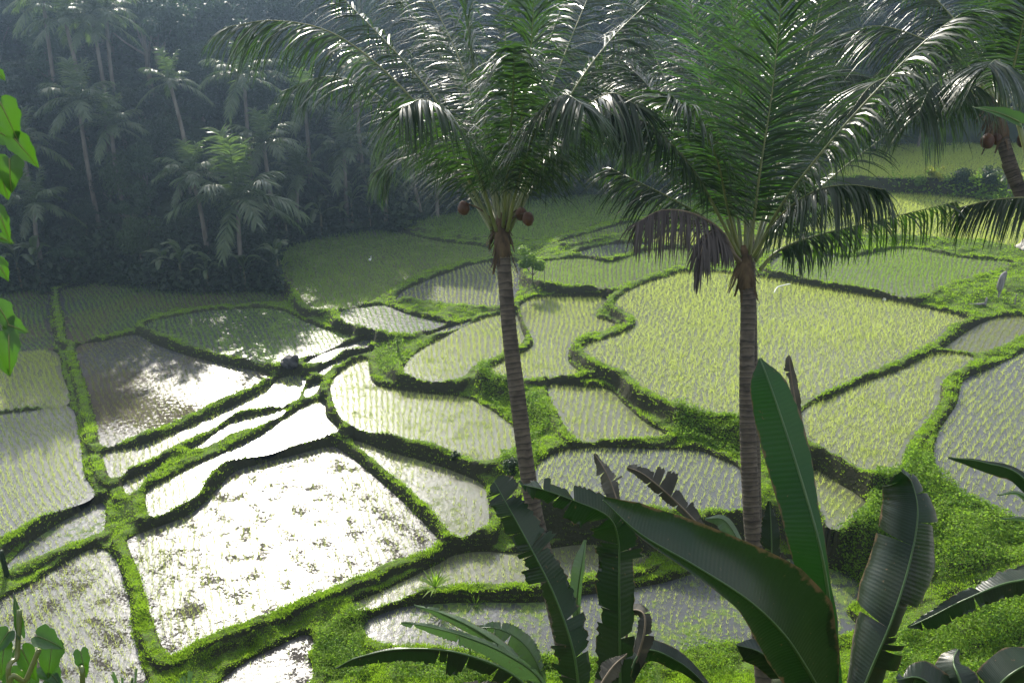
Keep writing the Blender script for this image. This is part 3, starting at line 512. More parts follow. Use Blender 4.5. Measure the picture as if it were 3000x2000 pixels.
# leafy ground cover in gullies and on the right-hand mound
GC = [([(1090,872),(1180,860),(1190,905),(1255,940),(1262,1000),(1200,1020),(1205,990),(1110,905)],1.5,5000,.09,.25),
      ([(1545,955),(1700,985),(1700,1040),(1620,1010),(1545,1000)],2.0,2500,.09,.25),
      ([(1150,1055),(1235,1010),(1235,1075),(1200,1130),(1150,1085)],1.2,2200,.09,.3),
      ([(2070,1085),(2145,1090),(2200,1140),(2300,1195),(2420,1240),(2420,1330),(2200,1320),(2100,1290),(2050,1180)],1.6,13000,.09,.40),
      ([(1900,1225),(1990,1180),(2010,1120),(2060,1150),(2100,1290),(1940,1300)],1.4,8000,.08,.40),
      ([(720,1470),(840,1400),(850,1440),(830,1490),(850,1560),(720,1560)],.4,6000,.06,.25),
      ([(2040,1440),(2420,1370),(2420,1568),(2040,1568)],.8,12000,.08,.5),
      ([(900,1520),(1500,1520),(1500,1580),(900,1580)],.3,5000,.07,.4),
      ([(1560,1375),(1690,1400),(1690,1568),(1560,1568)],.3,2500,.06,.5),
      ([(2070,378),(2330,380),(2330,440),(2000,425)],4.2,5000,.25,.8),
      ([(860,800),(930,780),(925,830),(905,870),(870,850)],1.5,1200,.09,.3),
      ([(1420,700),(1375,722),(1400,735)],2,400,.09,.2)]
CV = []; CF = []; off = 0
for D, lv, n, sz, up in GC:
    D = np.array(D, float); W = ground(D[:, 0], D[:, 1], lv)[:, :2]; x0, y0 = W.min(0); x1, y1 = W.max(0); X = rng.uniform(x0, x1, n*3); Y = rng.uniform(y0, y1, n*3)
    m = seg_dist(X, Y, W) < 0; X, Y = X[m][:n], Y[m][:n]; hz = np.array([hq(a, b) for a, b in zip(X, Y)])
    P = np.stack([X, Y, hz+rng.rand(len(X))*up*vnoise(X, Y, .9, 41)*1.5], 1)
    V, Fc = leaf_quads(P, rng.normal(0, .5, (len(P), 3))+[0, 0, .9], np.full(len(P), sz), rng, .7); CV.append(V); CF.append(Fc+off); off += len(V)
tag(link('ground_cover', mesh_np('ground_cover', np.concatenate(CV), np.concatenate(CF), M['cover'])), 'leafy green creepers covering the gully sides and the mound at right', 'ground cover', kind='stuff')
# ------------------------------------------------------------------ palm fronds
def frond(P, L_=.75, n=80, wid=.036, droop=.5, pet=.18, rs=None, vee=20, out=(0, 0, 0), rad=.022, tipfac=.45, gap=0., seg=4, side_scale=(1, 1)):
    """returns (leaflets MB, rachis MB) along control points P"""
    rs = rs or np.random.RandomState(1); C = cat_curve(P, n+1); lm = MB(); rm = MB()
    tube(rm, C[::2], rad*(.12+.88*(1-np.linspace(0, 1, len(C[::2])))**1.3), 6)
    tot = np.linalg.norm(np.diff(C, axis=0), axis=1).sum()
    i0 = int(n*pet); upv = np.array([0, 0, 1.])
    for i in range(i0, n+1):
        t = (i-i0)/(n-i0); T = nrm(C[min(i+1, n)]-C[max(i-1, 0)]); Nn = upv*.8-np.array(out)*.6; Nn = nrm(Nn-T*np.dot(T, Nn)); S = np.cross(T, Nn)
        for sd_ in (1, -1):
            if rs.rand() < gap: continue
            Lf = (1.22 if rs.rand() < .06 else 1)*L_*side_scale[0 if sd_ > 0 else 1]*(tipfac+(1-tipfac)*math.sin(math.pi*(.12+.80*t))**.7)*rs.uniform(.82, 1.08)*(1 if t > .04 else .6)
            ang = R(68-36*t+rs.uniform(-9, 9)); v = R(vee+rs.uniform(-12, 12)); d = nrm(math.cos(ang)*T+math.sin(ang)*(sd_*S*math.cos(v)+Nn*math.sin(v)))
            dr = droop*rs.uniform(.6, 1.35); wv_ = nrm(T-np.dot(T, d)*d+Nn*rs.uniform(-.5, .5)); p0 = C[i]+T*rs.uniform(-.5, .5)*tot/n; vs = []; fs = []
            # bend the leaflet towards the ground as it grows
            p = p0.copy(); dd = d.copy(); st = Lf/seg
            for k in range(seg+1):
                s = k/seg; ww = wid*(.55+.45*math.sin(math.pi*min(s*1.4+.15, 1)))*(1 if k < seg else .12)/2; wq = nrm(wv_-np.dot(wv_, dd)*dd)
                vs += [p-wq*ww, p+wq*ww]
                dd = nrm(dd+np.array([0, 0, -1.])*dr*.55); p = p+dd*st
            for k in range(seg): fs.append((2*k, 2*k+1, 2*k+3, 2*k+2))
            lm.add(vs, fs)
    return lm, rm
def palm_trunk(path, r0, r1, seed, ring=.085):
    C = cat_curve(path, 520); mb = MB(); s = np.r_[0, np.cumsum(np.linalg.norm(np.diff(C, axis=0), axis=1))]; rr = np.linspace(r0, r1, len(C))
    ph = (s+.10*np.sin(s*1.7+seed)+.035*np.sin(s*5.3+2*seed)+.012*np.sin(s*17.))/ring; f = ph-np.floor(ph); g = np.random.RandomState(seed)
    rr = rr*(1+.05*(f-.5)+.03*np.sin(s*2.3+seed)+g.normal(0, .010, len(C))); ns = 16; tube(mb, C, rr, ns); mb.ring = np.repeat(ph, ns); return mb
def trunk_material():
    m = mat('coconut_trunk'); t = m.node_tree; n = t.nodes; l = t.links; o = n.new('ShaderNodeOutputMaterial'); p = n.new('ShaderNodeBsdfPrincipled'); p.inputs['Roughness'].default_value = .85
    c = n.new('ShaderNodeTexCoord'); ag = n.new('ShaderNodeAttribute'); ag.attribute_name = 'ring'
    z = n.new('ShaderNodeTexNoise'); z.inputs['Scale'].default_value = 7; z.inputs['Detail'].default_value = 7; l.new(c.outputs['Object'], z.inputs['Vector'])
    a = n.new('ShaderNodeMath'); a.operation = 'MULTIPLY_ADD'; a.inputs[1].default_value = .9; l.new(z.outputs['Fac'], a.inputs[0]); l.new(ag.outputs['Fac'], a.inputs[2]); fr = n.new('ShaderNodeMath'); fr.operation = 'FRACT'; l.new(a.outputs[0], fr.inputs[0])
    cr_ = n.new('ShaderNodeValToRGB'); e = cr_.color_ramp.elements; e[0].position = 0; e[0].color = (.025, .02, .015, 1); e[1].position = .22; e[1].color = (.085, .068, .050, 1)
    e2 = e.new(.85); e2.color = (.13, .105, .08, 1); e3 = e.new(1.); e3.color = (.07, .055, .04, 1); l.new(fr.outputs[0], cr_.inputs[0])
    mixc = n.new('ShaderNodeMix'); mixc.data_type = 'RGBA'; mixc.blend_type = 'MULTIPLY'; mixc.inputs[0].default_value = .95; l.new(cr_.outputs[0], mixc.inputs[6])
    rr = n.new('ShaderNodeMapRange'); rr.inputs[1].default_value = .3; rr.inputs[2].default_value = .7; rr.inputs[3].default_value = .45; rr.inputs[4].default_value = 1.25; l.new(z.outputs['Fac'], rr.inputs[0]); l.new(rr.outputs[0], mixc.inputs[7])
    l.new(mixc.outputs[2], p.inputs['Base Color']); bp = n.new('ShaderNodeBump'); bp.inputs['Strength'].default_value = .6; bp.inputs['Distance'].default_value = .02; l.new(z.outputs['Fac'], bp.inputs['Height']); l.new(bp.outputs[0], p.inputs['Normal'])
    l.new(p.outputs[0], o.inputs[0]); return m
M['trunk'] = trunk_material()
def coconut_palm(Z0, trunkD, crownD, fronds, nuts, label, seed, r0=.125, r1=.10, sheath=True):
    rs_ = np.random.RandomState(seed); top = at(*crownD, Z0); path = [at(a, b, Z0) for a, b in trunkD]
    low = path[-1]; prev = path[-2]; dirn = nrm(low-prev); g = hq(low[0], low[1]); k = (low[2]-g+.4)/max(-dirn[2], .3); path.append(low+dirn*k); base = path[-1].copy(); base[2] = hq(base[0], base[1])
    t = thing('coconut_palm', base, label, 'palm tree')
    tb = palm_trunk([top]+path, r1, r0, seed); tm_ = tb.mesh('trunk', M['trunk'], base); ra = tm_.attributes.new('ring', 'FLOAT', 'POINT'); ra.data.foreach_set('value', tb.ring.astype(np.float32)); link('trunk', tm_, t)
    if sheath:
        mb = MB(); up = nrm(top-path[0]) if len(path) else np.array([0, 0, 1.])
        C = [top-up*.30, top-up*.12, top+up*.10, top+up*.35]; tube(mb, cat_curve(C, 9), np.array([.10, .115, .12, .12, .11, .10, .08, .06, .03]), 10)
        for k in range(26):
            a = rs_.uniform(0, 6.28); q = top+up*rs_.uniform(-.3, .25)+np.array([math.cos(a), math.sin(a), 0])*.10; e = q+np.array([math.cos(a)*.12, math.sin(a)*.12, -rs_.uniform(.1, .45)]); wv2 = np.array([-math.sin(a), math.cos(a), 0])*rs_.uniform(.015, .05)
            mb.add([q-wv2, q+wv2, e+wv2*.5, e-wv2*.5], [(0, 1, 2, 3)])
        link('leaf_sheath', mb.mesh('leaf_sheath', M['fibre'], base), t)
    for i, f in enumerate(fronds):
        pts, kw = f; kw = dict(kw); mk = kw.pop('m', 'palm'); pp = []
        for (a, b, dz) in pts: pp.append(at(a, b, Z0+dz))
        pp[0] = at(pts[0][0], pts[0][1], Z0+pts[0][2])
        oo = nrm((pp[-1]-pp[0])*[1, 1, 0]); lm, rm = frond(pp, rs=rs_, out=oo, **kw)
        fr = link('frond', lm.mesh('frond', M[mk], base), t); link('rachis', rm.mesh('rachis', M['rachis_dead' if 'dead' in mk else 'rachis'], base), fr)
        if 'dead' in mk: fr['label'] = 'withered grey-brown drooping frond'
    for (a, b, dz, r_) in nuts:
        mb = MB(); c = at(a, b, Z0+dz); blob(mb, c, (r_, r_, r_*1.2), int(a), .05); q = top+np.array([0, 0, .1]); nt_ = link('coconut', mb.mesh('coconut', M['coconut'], base), t)
        mb = MB(); tube(mb, cat_curve([q, (q+c)/2+[0, 0, .12], c+[0, 0, r_]], 7), .012, 5); link('stalk', mb.mesh('stalk', M['fibre'], base), nt_)
    return t
hang = dict(droop=.68, L_=1.08, n=138, vee=-5, wid=.028, pet=.19, rad=.03); up_ = dict(droop=.3, L_=.95, n=138, vee=18, wid=.028, pet=.16, rad=.03); mid = dict(droop=.55, L_=1.05, n=138, vee=5, wid=.028, pet=.2, rad=.03)
def kw(b, **k): d = dict(b); d.update(k); return d
LF = [
 ([(1150,530,0),(1090,400,1.2),(1010,300,2.3),(930,270,3.2),(870,320,3.8)], kw(hang)),
 ([(1150,530,0),(1100,330,.9),(1030,160,1.8),(950,40,2.6),(880,-40,3.2)], kw(hang)),
 ([(1160,530,0),(1230,360,1.2),(1320,240,2.2),(1410,190,3.0),(1480,220,3.6)], kw(hang)),
 ([(1160,530,0),(1200,300,.9),(1260,100,1.8),(1320,-60,2.6)], kw(hang)),
 ([(1155,530,0),(1165,400,-.9),(1175,270,-1.8),(1180,170,-2.4),(1180,110,-2.8)], kw(hang, L_=.8)),
 ([(1140,520,0),(1080,380,.3),(990,215,.6),(880,90,.9),(770,-20,1.2)], kw(hang)),
 ([(1130,520,-.1),(1050,370,-.3),(930,210,-.6),(780,85,-.9),(640,48,-1.0),(520,62,-1.1)], kw(hang, L_=1.10)),
 ([(1130,530,0),(1060,420,.5),(960,300,1.2),(860,215,1.8),(760,175,2.1),(660,205,2.3)], kw(hang, L_=1.04)),
 ([(1145,520,.1),(1110,330,.6),(1060,150,1.2),(990,0,1.9),(930,-110,2.4)], kw(mid)),
 ([(1150,520,0),(1125,330,-.3),(1085,140,-.8),(1060,-60,-1.2)], kw(mid)),
 ([(1155,520,0),(1150,330,.6),(1160,120,1.3),(1165,-90,2)], kw(mid)),
 ([(1160,520,0),(1185,340,-.5),(1215,150,-1.0),(1230,-60,-1.5)], kw(mid)),
 ([(1165,520,0),(1210,350,.5),(1275,180,1.2),(1340,20,1.8),(1385,-80,2.2)], kw(mid)),
 ([(1168,520,0),(1230,380,0),(1310,220,.1),(1400,95,.2),(1495,0,.2)], kw(hang, L_=0.98)),
 ([(1170,530,0),(1235,390,-.5),(1320,270,-1.0),(1400,215,-1.4),(1460,240,-1.6)], kw(hang, L_=1.10)),
 ([(1170,530,.1),(1230,420,.9),(1300,320,1.8),(1380,270,2.6),(1450,300,3.0)], kw(hang, L_=1.10)),
 ([(1135,540,.1),(1085,440,1.0),(1010,360,2.0),(930,340,2.9),(870,390,3.3)], kw(hang)),
 ([(1140,530,-.1),(1100,400,-.8),(1050,290,-1.6),(980,230,-2.2),(920,250,-2.6)], kw(hang, L_=0.91)),
 ([(1155,520,.1),(1165,380,1.0),(1200,250,2.2),(1250,140,3.2),(1300,100,4)], kw(mid)),
 ([(1150,520,.1),(1120,380,1.1),(1090,240,2.4),(1040,120,3.6),(1000,60,4.4)], kw(mid)),
 ([(1165,530,-.1),(1195,400,-.9),(1235,290,-1.7),(1290,220,-2.3),(1340,240,-2.8)], kw(hang, L_=0.91)),
]
coconut_palm(13., [(1160,640),(1172,780),(1190,920),(1208,1060),(1228,1180),(1250,1280)], (1152,545), LF,
 [(1065,478,-.2,.085),(1197,492,-.2,.08),(1213,503,-.3,.085)], 'coconut palm with pale ringed leaning trunk and three brown coconuts, near left', 3)
RF = [
 ([(1700,600,0),(1672,430,.1),(1640,230,.5),(1595,50,1.0),(1545,-120,1.4)], kw(up_, m='palm_bright', L_=1.10)),
 ([(1712,600,0),(1712,400,.2),(1700,200,.4),(1672,-60,.7)], kw(up_, m='palm_bright', L_=1.10)),
 ([(1720,600,0),(1745,400,-.3),(1775,200,-.6),(1800,-60,-1.0)], kw(up_, L_=1.10)),
 ([(1725,600,0),(1775,420,.3),(1830,220,.8),(1880,40,1.2),(1910,-90,1.5)], kw(up_, L_=1.04)),
 ([(1735,590,-.2),(1790,480,-.6),(1900,335,-1.1),(2030,190,-1.5),(2130,90,-1.8),(2210,30,-2.0)], kw(hang, L_=0.94)),
 ([(1730,590,-.2),(1790,500,-.7),(1870,440,-1.2),(1950,425,-1.5),(2030,435,-1.7)], kw(hang, L_=0.78, droop=1.1)),
 ([(1745,620,-.1),(1790,575,-.2),(1880,540,-.3),(2010,508,-.2),(2195,463,0)], kw(hang, L_=.85, n=110, wid=.034, droop=1.2, pet=.28, side_scale=(.7, 1), gap=.08, tipfac=.8)),
 ([(1735,600,.1),(1810,500,.4),(1920,400,.9),(2010,330,1.2),(2080,272,1.4)], kw(mid, L_=0.65, gap=.55, pet=.4)),
 ([(1700,590,.1),(1640,430,.7),(1560,300,1.3),(1490,200,1.8),(1440,150,2.)], kw(mid, L_=1.04)),
 ([(1700,590,-.1),(1610,420,-.5),(1540,330,-.9),(1470,275,-1.2),(1410,260,-1.4)], kw(hang, L_=0.91)),
 ([(1695,600,-.2),(1655,530,-.6),(1590,490,-1.0),(1520,483,-1.3),(1465,510,-1.5)], kw(hang, m='palm_dead', L_=.72, droop=1.3, wid=.028, gap=.25)),
 ([(1690,590,0),(1630,510,.2),(1540,455,.4),(1470,420,.5),(1405,388,.6)], kw(hang, L_=0.85, pet=.35, gap=.2)),
 ([(1705,590,.1),(1640,400,1.0),(1560,250,2.0),(1500,120,2.9),(1460,20,3.4)], kw(mid, L_=1.04)),
 ([(1730,590,.1),(1790,430,1.0),(1850,330,1.9),(1930,250,2.7),(2000,230,3.2)], kw(mid, L_=0.98)),
 ([(1715,590,.2),(1740,400,1.2),(1790,240,2.4),(1850,100,3.4),(1880,0,4)], kw(mid)),
 ([(1705,590,.2),(1680,400,1.2),(1620,220,2.4),(1570,90,3.5)], kw(mid)),
 ([(1700,600,-.2),(1665,560,-.5),(1640,530,-.8),(1615,560,-1.1),(1605,620,-1.2)], kw(hang, m='palm_dead', gap=.3, L_=.5, droop=1.6, wid=.05)),
 ([(1700,590,.0),(1670,470,-.5),(1645,360,-.9),(1590,260,-1.3),(1540,220,-1.6)], kw(mid, L_=0.91)),
]
coconut_palm(13., [(1718,700),(1716,800),(1716,920),(1720,1050),(1726,1180),(1732,1260)], (1712,620), RF, [],
 'coconut palm with upright ringed trunk, bright green upper fronds and a withered frond', 8)
TF = [
 ([(2290,250,0),(2220,150,.3),(2120,90,.6),(2010,60,.9),(1910,90,1.2)], kw(hang, L_=1.10)),
 ([(2290,255,0),(2200,190,-.4),(2100,170,-.8),(2010,190,-1.2),(1950,260,-1.5)], kw(hang, L_=1.10)),
 ([(2290,250,0),(2230,100,.5),(2140,-10,1.0),(2040,-80,1.5)], kw(hang, L_=1.10)),
 ([(2290,250,.1),(2230,170,1.1),(2160,130,2.2),(2080,130,3.2),(2010,170,3.9)], kw(hang, L_=1.10)),
 ([(2290,255,-.1),(2240,200,-.9),(2190,180,-1.6),(2140,200,-2.2),(2110,260,-2.6)], kw(hang, L_=1.04)),
 ([(2300,250,0),(2290,100,.5),(2260,-40,1.1),(2220,-140,1.5)], kw(mid)),
 ([(2305,250,0),(2340,100,-.5),(2370,-40,-1.)], kw(mid)),
 ([(2305,250,0),(2400,150,.3),(2500,110,.6),(2600,130,.8)], kw(hang)),
 ([(2305,250,.1),(2350,170,1.2),(2400,120,2.4),(2450,120,3.4)], kw(hang)),
 ([(2295,250,.2),(2270,150,1.4),(2230,80,2.6),(2190,60,3.8)], kw(hang)),
 ([(2295,250,-.2),(2300,180,-1.2),(2290,140,-2.2),(2270,150,-3.)], kw(hang)),
 ([(2310,255,0),(2400,220,0),(2500,230,.1),(2590,290,.2)], kw(hang)),
 ([(2290,255,.1),(2220,210,1.),(2150,210,1.9),(2080,250,2.6)], kw(hang, L_=0.91)),
]
coconut_palm(14., [(2305,330),(2335,420),(2375,520)], (2290,275), TF, [(2268,325,-.2,.10),(2290,318,0,.09),(2352,322,-.1,.10),(2222,225,-.3,.05)],
 'coconut palm leaning in from the right edge with a curved trunk and dark coconuts', 12, .105, .09)
AF = [
 ([(2620,560,0),(2500,480,0),(2400,455,0),(2290,458,0),(2200,478,.1)], kw(hang, L_=0.81, droop=1.2, m='palm')),
 ([(2620,560,0),(2560,440,0),(2500,360,0),(2440,330,.0)], kw(hang, L_=0.81)),
 ([(2620,560,0),(2680,440,0),(2740,360,0),(2800,330,.0)], kw(hang, L_=0.81)),
 ([(2620,560,0),(2620,400,0),(2640,250,.0)], kw(mid, L_=0.81)),
]
coconut_palm(13.5, [(2625,700),(2630,900)], (2620,580), AF, [], 'coconut palm beyond the right edge, only one drooping grey frond reaching into view', 15)
# a palm behind the two near ones, its dark crown between them
BF = [
 ([(1715,330,0),(1640,230,.3),(1540,190,.6),(1440,210,.8),(1380,290,1.)], kw(hang)),
 ([(1715,330,0),(1620,170,-.3),(1520,110,-.6),(1420,120,-.8),(1350,180,-1.)], kw(hang)),
 ([(1715,330,0),(1650,280,.3),(1560,270,.6),(1480,310,.8),(1440,380,1.)], kw(hang)),
 ([(1715,330,0),(1660,120,.3),(1570,0,.6),(1460,-40,.8)], kw(hang)),
 ([(1715,330,0),(1700,120,.3),(1680,-40,.6)], kw(mid)),
 ([(1715,330,0),(1780,130,.3),(1870,10,.6),(1960,-10,.8)], kw(hang)),
 ([(1715,330,0),(1800,200,-.3),(1900,150,-.6),(2000,180,-.8)], kw(hang)),
 ([(1715,330,0),(1790,270,.3),(1880,260,.6),(1950,320,.8)], kw(hang)),
 ([(1715,330,0),(1700,230,1.2),(1670,190,2.4),(1630,210,3.2)], kw(hang)),
]
coconut_palm(18., [(1719,430),(1721,540),(1725,700)], (1715,350), BF, [], 'shaded coconut palm directly behind the near palm with the withered frond', 19, .11, .09)
# ------------------------------------------------------------------ distant palms
def far_frond(pitch, sag, seed, n=34):
    rs_ = np.random.RandomState(seed); L0 = 1.0; P = []
    for k in range(5):
        s = k/4; P.append((s*L0*math.cos(R(pitch))*(1-.1*s), 0, s*L0*math.sin(R(pitch))-sag*s*s))
    lm, rm = frond(P, L_=.26, n=n, wid=.026, droop=.55, pet=.14, rs=rs_, vee=5, out=(1, 0, 0), rad=.012, seg=3)
    lm.add(rm.v, rm.f); return lm.mesh('frond', M['palm_far'])
FV = [far_frond(75, .25, 1), far_frond(50, .45, 2), far_frond(28, .55, 3), far_frond(0, .5, 4)]
def far_palm(dx, dy, z, Rr, label, seed, group=None, lean=.3, nf=17, foot=None):
    rs_ = np.random.RandomState(seed); c = at(dx, dy, z)
    if foot: b = hit(*foot)
    else: b = np.array([c[0]+rs_.uniform(-1, 1)*lean, c[1]+rs_.uniform(-1, 1)*lean, 0.])
    b[2] = hq(b[0], b[1]); 
    t = thing('coconut_palm', b, label, 'palm tree', group); mb = MB(); tube(mb, cat_curve([b-[0, 0, .3], (b+c)/2+[rs_.uniform(-.3, .3), 0, 0], c], 10), np.linspace(.15, .11, 10), 8)
    link('trunk', mb.mesh('trunk', M['bark'], b), t)
    for k in range(nf):
        q = k/nf; v = 0 if q < .22 else 1 if q < .5 else 2 if q < .8 else 3; a = k*2.39996+rs_.uniform(-.2, .2); s = Rr*rs_.uniform(.85, 1.15)
        link('frond', FV[v], t, tuple(c-b), (0, rs_.uniform(-.12, .12), a), (s, s, s))
    return t
for i, (a, b, z) in enumerate(SPOT):
    far_palm(a, b, z, 2.3+(i*7 % 5)*.22, 'dark coconut palm rising among the trees of the wooded slope', 150+i, 'dark coconut palms among the trees of the slope', .6, nf=15)
for i, (a, b, z, foot, r_, lab) in enumerate(FP):
    far_palm(a, b, z, r_, lab, 50+i, None, .4, foot=foot)
# ------------------------------------------------------------------ banana plants
def banana_leaf(P, wl, wr, fl=20, fr=20, tear=(0, 0), rs=None, n=110, m=6, curl=.0, droopy=0., ragged=.0, rib=.011, corr=.004):
    """blade along the midrib P (world points). wl / wr: half widths (m) at stations; fl / fr: how far each half folds away from the sight line plane"""
    rs = rs or np.random.RandomState(1); C = cat_curve(P, n); mb = MB(); mb.at = []; rb = MB(); tube(rb, C, np.linspace(rib, rib*.25, n), 6)
    tt = np.linspace(0, 1, n); WL = np.interp(tt, np.linspace(0, 1, len(wl)), wl); WR = np.interp(tt, np.linspace(0, 1, len(wr)), wr)
    Ts = [nrm(C[min(i+1, n-1)]-C[max(i-1, 0)]) for i in range(n)]
    for side, WW, fo, tr in ((1, WL, fl, tear[0]), (-1, WR, fr, tear[1])):
        i = 0; grp = []
        while i < n-1:
            ln = n if tr == 0 else max(2, int(rs.exponential(n/(tr+1)))+1); j = min(n-1, i+ln); grp.append((i, j)); i = j
        for (a, b) in grp:
            torn = tr > 0; df = rs.uniform(-1, 1)*(22 if torn else 0); sc_ = rs.uniform(1-ragged, 1); vs = []; fs = []; k = b-a+1; sh = rs.uniform(-.5, .5)*.05 if torn else 0
            for i in range(a, b+1):
                V_ = nrm(C[i]-CAM); T = Ts[i]; Wd = nrm(np.cross(T, V_)); Q = nrm(np.cross(Wd, T)); mid_ = (a+b)/2; f0 = R(fo+df)
                for q in range(m+1):
                    s = q/m; ff = f0+curl*s*s; w_ = WW[i]*s*sc_
                    d = side*Wd*math.cos(ff)+Q*math.sin(ff); c0 = C[i]
                    pull = (mid_-i)/max(k, 1)*.10*s**2 if torn else 0
                    p = c0+d*w_/max(math.cos(R(fo)), .35)+T*(sh*s+pull*np.linalg.norm(C[-1]-C[0])*k/n)+T*w_*.18+np.array([0, 0, -1.])*droopy*w_*s
                    nn = np.cross(T, d); p = p+nn*(.25*corr*math.sin(i*1.1+side)+1.3*corr*math.sin(i*.23+2*side)*math.sin(i*.071)+.2*corr*rs.uniform(-1, 1))*s
                    if torn and ragged and q == m: p = p-d*rs.uniform(0, .25)*w_
                    vs.append(p); mb.at.append((s, i/n))
            for i in range(b-a):
                for q in range(m): fs.append((i*(m+1)+q, i*(m+1)+q+1, (i+1)*(m+1)+q+1, (i+1)*(m+1)+q))
            mb.add(vs, fs)
    return mb, rb
def banana_plant(stemD, Z0, leaves, label, seed, stem_r=.11, stem=True):
    rs_ = np.random.RandomState(seed); p = at(*stemD, Z0); g = hq(p[0], p[1]); base = np.array([p[0], p[1], g]); t = thing('banana_plant', base, label, 'banana plant')
    if stem:
        mb = MB(); Pp = cat_curve([base-[0, 0, .2], (base+p)/2+[.03, 0, 0], p], 14); tube(mb, Pp, np.linspace(stem_r, stem_r*.6, 14)*(1+.05*np.sin(np.arange(14)*1.7)), 12); link('stem', mb.mesh('stem', M['banana_stem'], base), t)
    for lf in leaves:
        pts, wl, wr, kw_ = lf; kw_ = dict(kw_); mk = kw_.pop('m', 'banana'); lab = kw_.pop('label', None); zz = [Z0+q[2] for q in pts]
        pp = [at(q[0], q[1], Z0+q[2]) for q in pts]; zm = np.interp(np.linspace(0, 1, len(wl)), np.linspace(0, 1, len(zz)), zz); zr = np.interp(np.linspace(0, 1, len(wr)), np.linspace(0, 1, len(zz)), zz)
        blade, rib = banana_leaf(pp, [px(a, z) for a, z in zip(wl, zm)], [px(a, z) for a, z in zip(wr, zr)], rs=rs_, **kw_)
        bm_ = blade.mesh('leaf', M[mk], base); aa = bm_.attributes.new('blade', 'FLOAT_VECTOR', 'POINT'); aa.data.foreach_set('vector', np.array([(u, v, 0) for u, v in blade.at], np.float32).ravel()); lo = link('leaf', bm_, t); link('midrib', rib.mesh('midrib', M['rachis_dead' if 'dead' in mk else 'midrib'], base), lo)
        if lab: lo['label'] = lab
    return t
# widths run from the stem end to the tip, in the order of the midrib points; left/right as seen travelling along the leaf
banana_plant((1925,1640), 6.2, [
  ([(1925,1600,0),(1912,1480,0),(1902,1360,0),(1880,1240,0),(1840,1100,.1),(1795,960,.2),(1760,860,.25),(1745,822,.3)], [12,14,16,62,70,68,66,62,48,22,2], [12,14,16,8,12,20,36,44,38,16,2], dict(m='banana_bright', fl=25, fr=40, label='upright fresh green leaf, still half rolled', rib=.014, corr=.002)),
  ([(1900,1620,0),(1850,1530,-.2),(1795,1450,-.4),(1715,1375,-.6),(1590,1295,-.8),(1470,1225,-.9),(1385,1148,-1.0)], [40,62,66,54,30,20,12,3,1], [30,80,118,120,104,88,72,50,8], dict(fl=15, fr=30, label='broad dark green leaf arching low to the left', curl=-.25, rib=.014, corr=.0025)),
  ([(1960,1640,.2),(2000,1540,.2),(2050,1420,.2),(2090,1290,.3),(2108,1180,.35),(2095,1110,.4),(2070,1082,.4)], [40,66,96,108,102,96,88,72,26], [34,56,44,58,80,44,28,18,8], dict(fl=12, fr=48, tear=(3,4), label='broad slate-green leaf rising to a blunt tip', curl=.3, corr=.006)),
  ([(1900,1640,.5),(1820,1560,.4),(1750,1500,.3),(1690,1480,.2)], [6,40,44,4], [6,30,30,4], dict(fl=20, fr=30, tear=(2,2))),
  ([(1950,1640,.7),(2010,1520,.8),(2030,1440,.9),(2010,1400,1.)], [4,16,20,4], [4,22,18,4], dict(m='banana_dead', fl=30, fr=40, tear=(4,4), ragged=.5, label='small withered leaf')),
 ], 'large banana plant with an upright rolled leaf and a broad leaf arching left', 4, .13)
banana_plant((1425,1640), 6.6, [
  ([(1425,1640,0),(1424,1500,0),(1422,1350,.0),(1420,1240,.0),(1395,1185,-.1),(1320,1150,-.3),(1250,1125,-.5),(1196,1112,-.6)], [60,66,62,62,64,62,58,52,48,42,32,6], [64,30,58,60,50,44,42,44,42,36,24,5], dict(tear=(11,9), fl=25, fr=35, ragged=.4, label='tattered leaf bent over to the left', corr=.006)),
  ([(1425,1640,.2),(1470,1500,.3),(1560,1520,.4),(1650,1600,.5)], [6,26,22,4], [6,26,22,4], dict(fl=30, fr=40)),
  ([(1330,1450,.5),(1325,1380,.5),(1335,1300,.5),(1345,1240,.55)], [4,18,22,4], [2,10,8,2], dict(m='banana_pale', fl=20, fr=30)),
  ([(1425,1600,.4),(1450,1300,.6),(1420,1160,.8),(1395,1090,.9),(1365,1040,1.)], [2,2,4,20,50,34,6], [2,2,4,24,34,22,4], dict(m='banana_dead', tear=(7,6), ragged=.6, fl=30, fr=40, label='shredded withered leaf standing above the green ones', corr=.01)),
  ([(1660,1270,.9),(1600,1200,.9),(1540,1140,.9),(1480,1090,.9),(1440,1072,.9)], [6,16,26,22,10], [6,22,52,34,10], dict(m='banana_dead', tear=(2,5), ragged=.5, fl=30, fr=30, label='curled brown leaf hanging to the right')),
  ([(1420,1640,.3),(1480,1450,.3),(1460,1400,.4),(1380,1440,.5)], [4,24,24,4], [4,30,24,4], dict(m='banana_dead', tear=(4,4), ragged=.4, fl=30, fr=40)),
 ], 'banana plant at bottom centre with a tattered upright leaf bent over at the top', 6, .11)
banana_plant((1335,1650), 6.0, [
  ([(1335,1640,0),(1318,1500,0),(1275,1370,.05),(1215,1250,.1),(1160,1150,.15),(1135,1105,.2)], [14,64,80,62,52,46,40,42,24], [14,58,66,88,80,58,50,46,26], dict(tear=(16,7), fl=25, fr=28, ragged=.45, label='long slanting leaf, torn along its left side', corr=.006)),
  ([(1340,1640,.1),(1400,1540,.2),(1440,1500,.3)], [6,26,4], [6,30,4], dict(m='banana_dead', tear=(3,3), ragged=.4)),
 ], 'banana plant with one long torn leaf slanting up to the left', 7, .10)
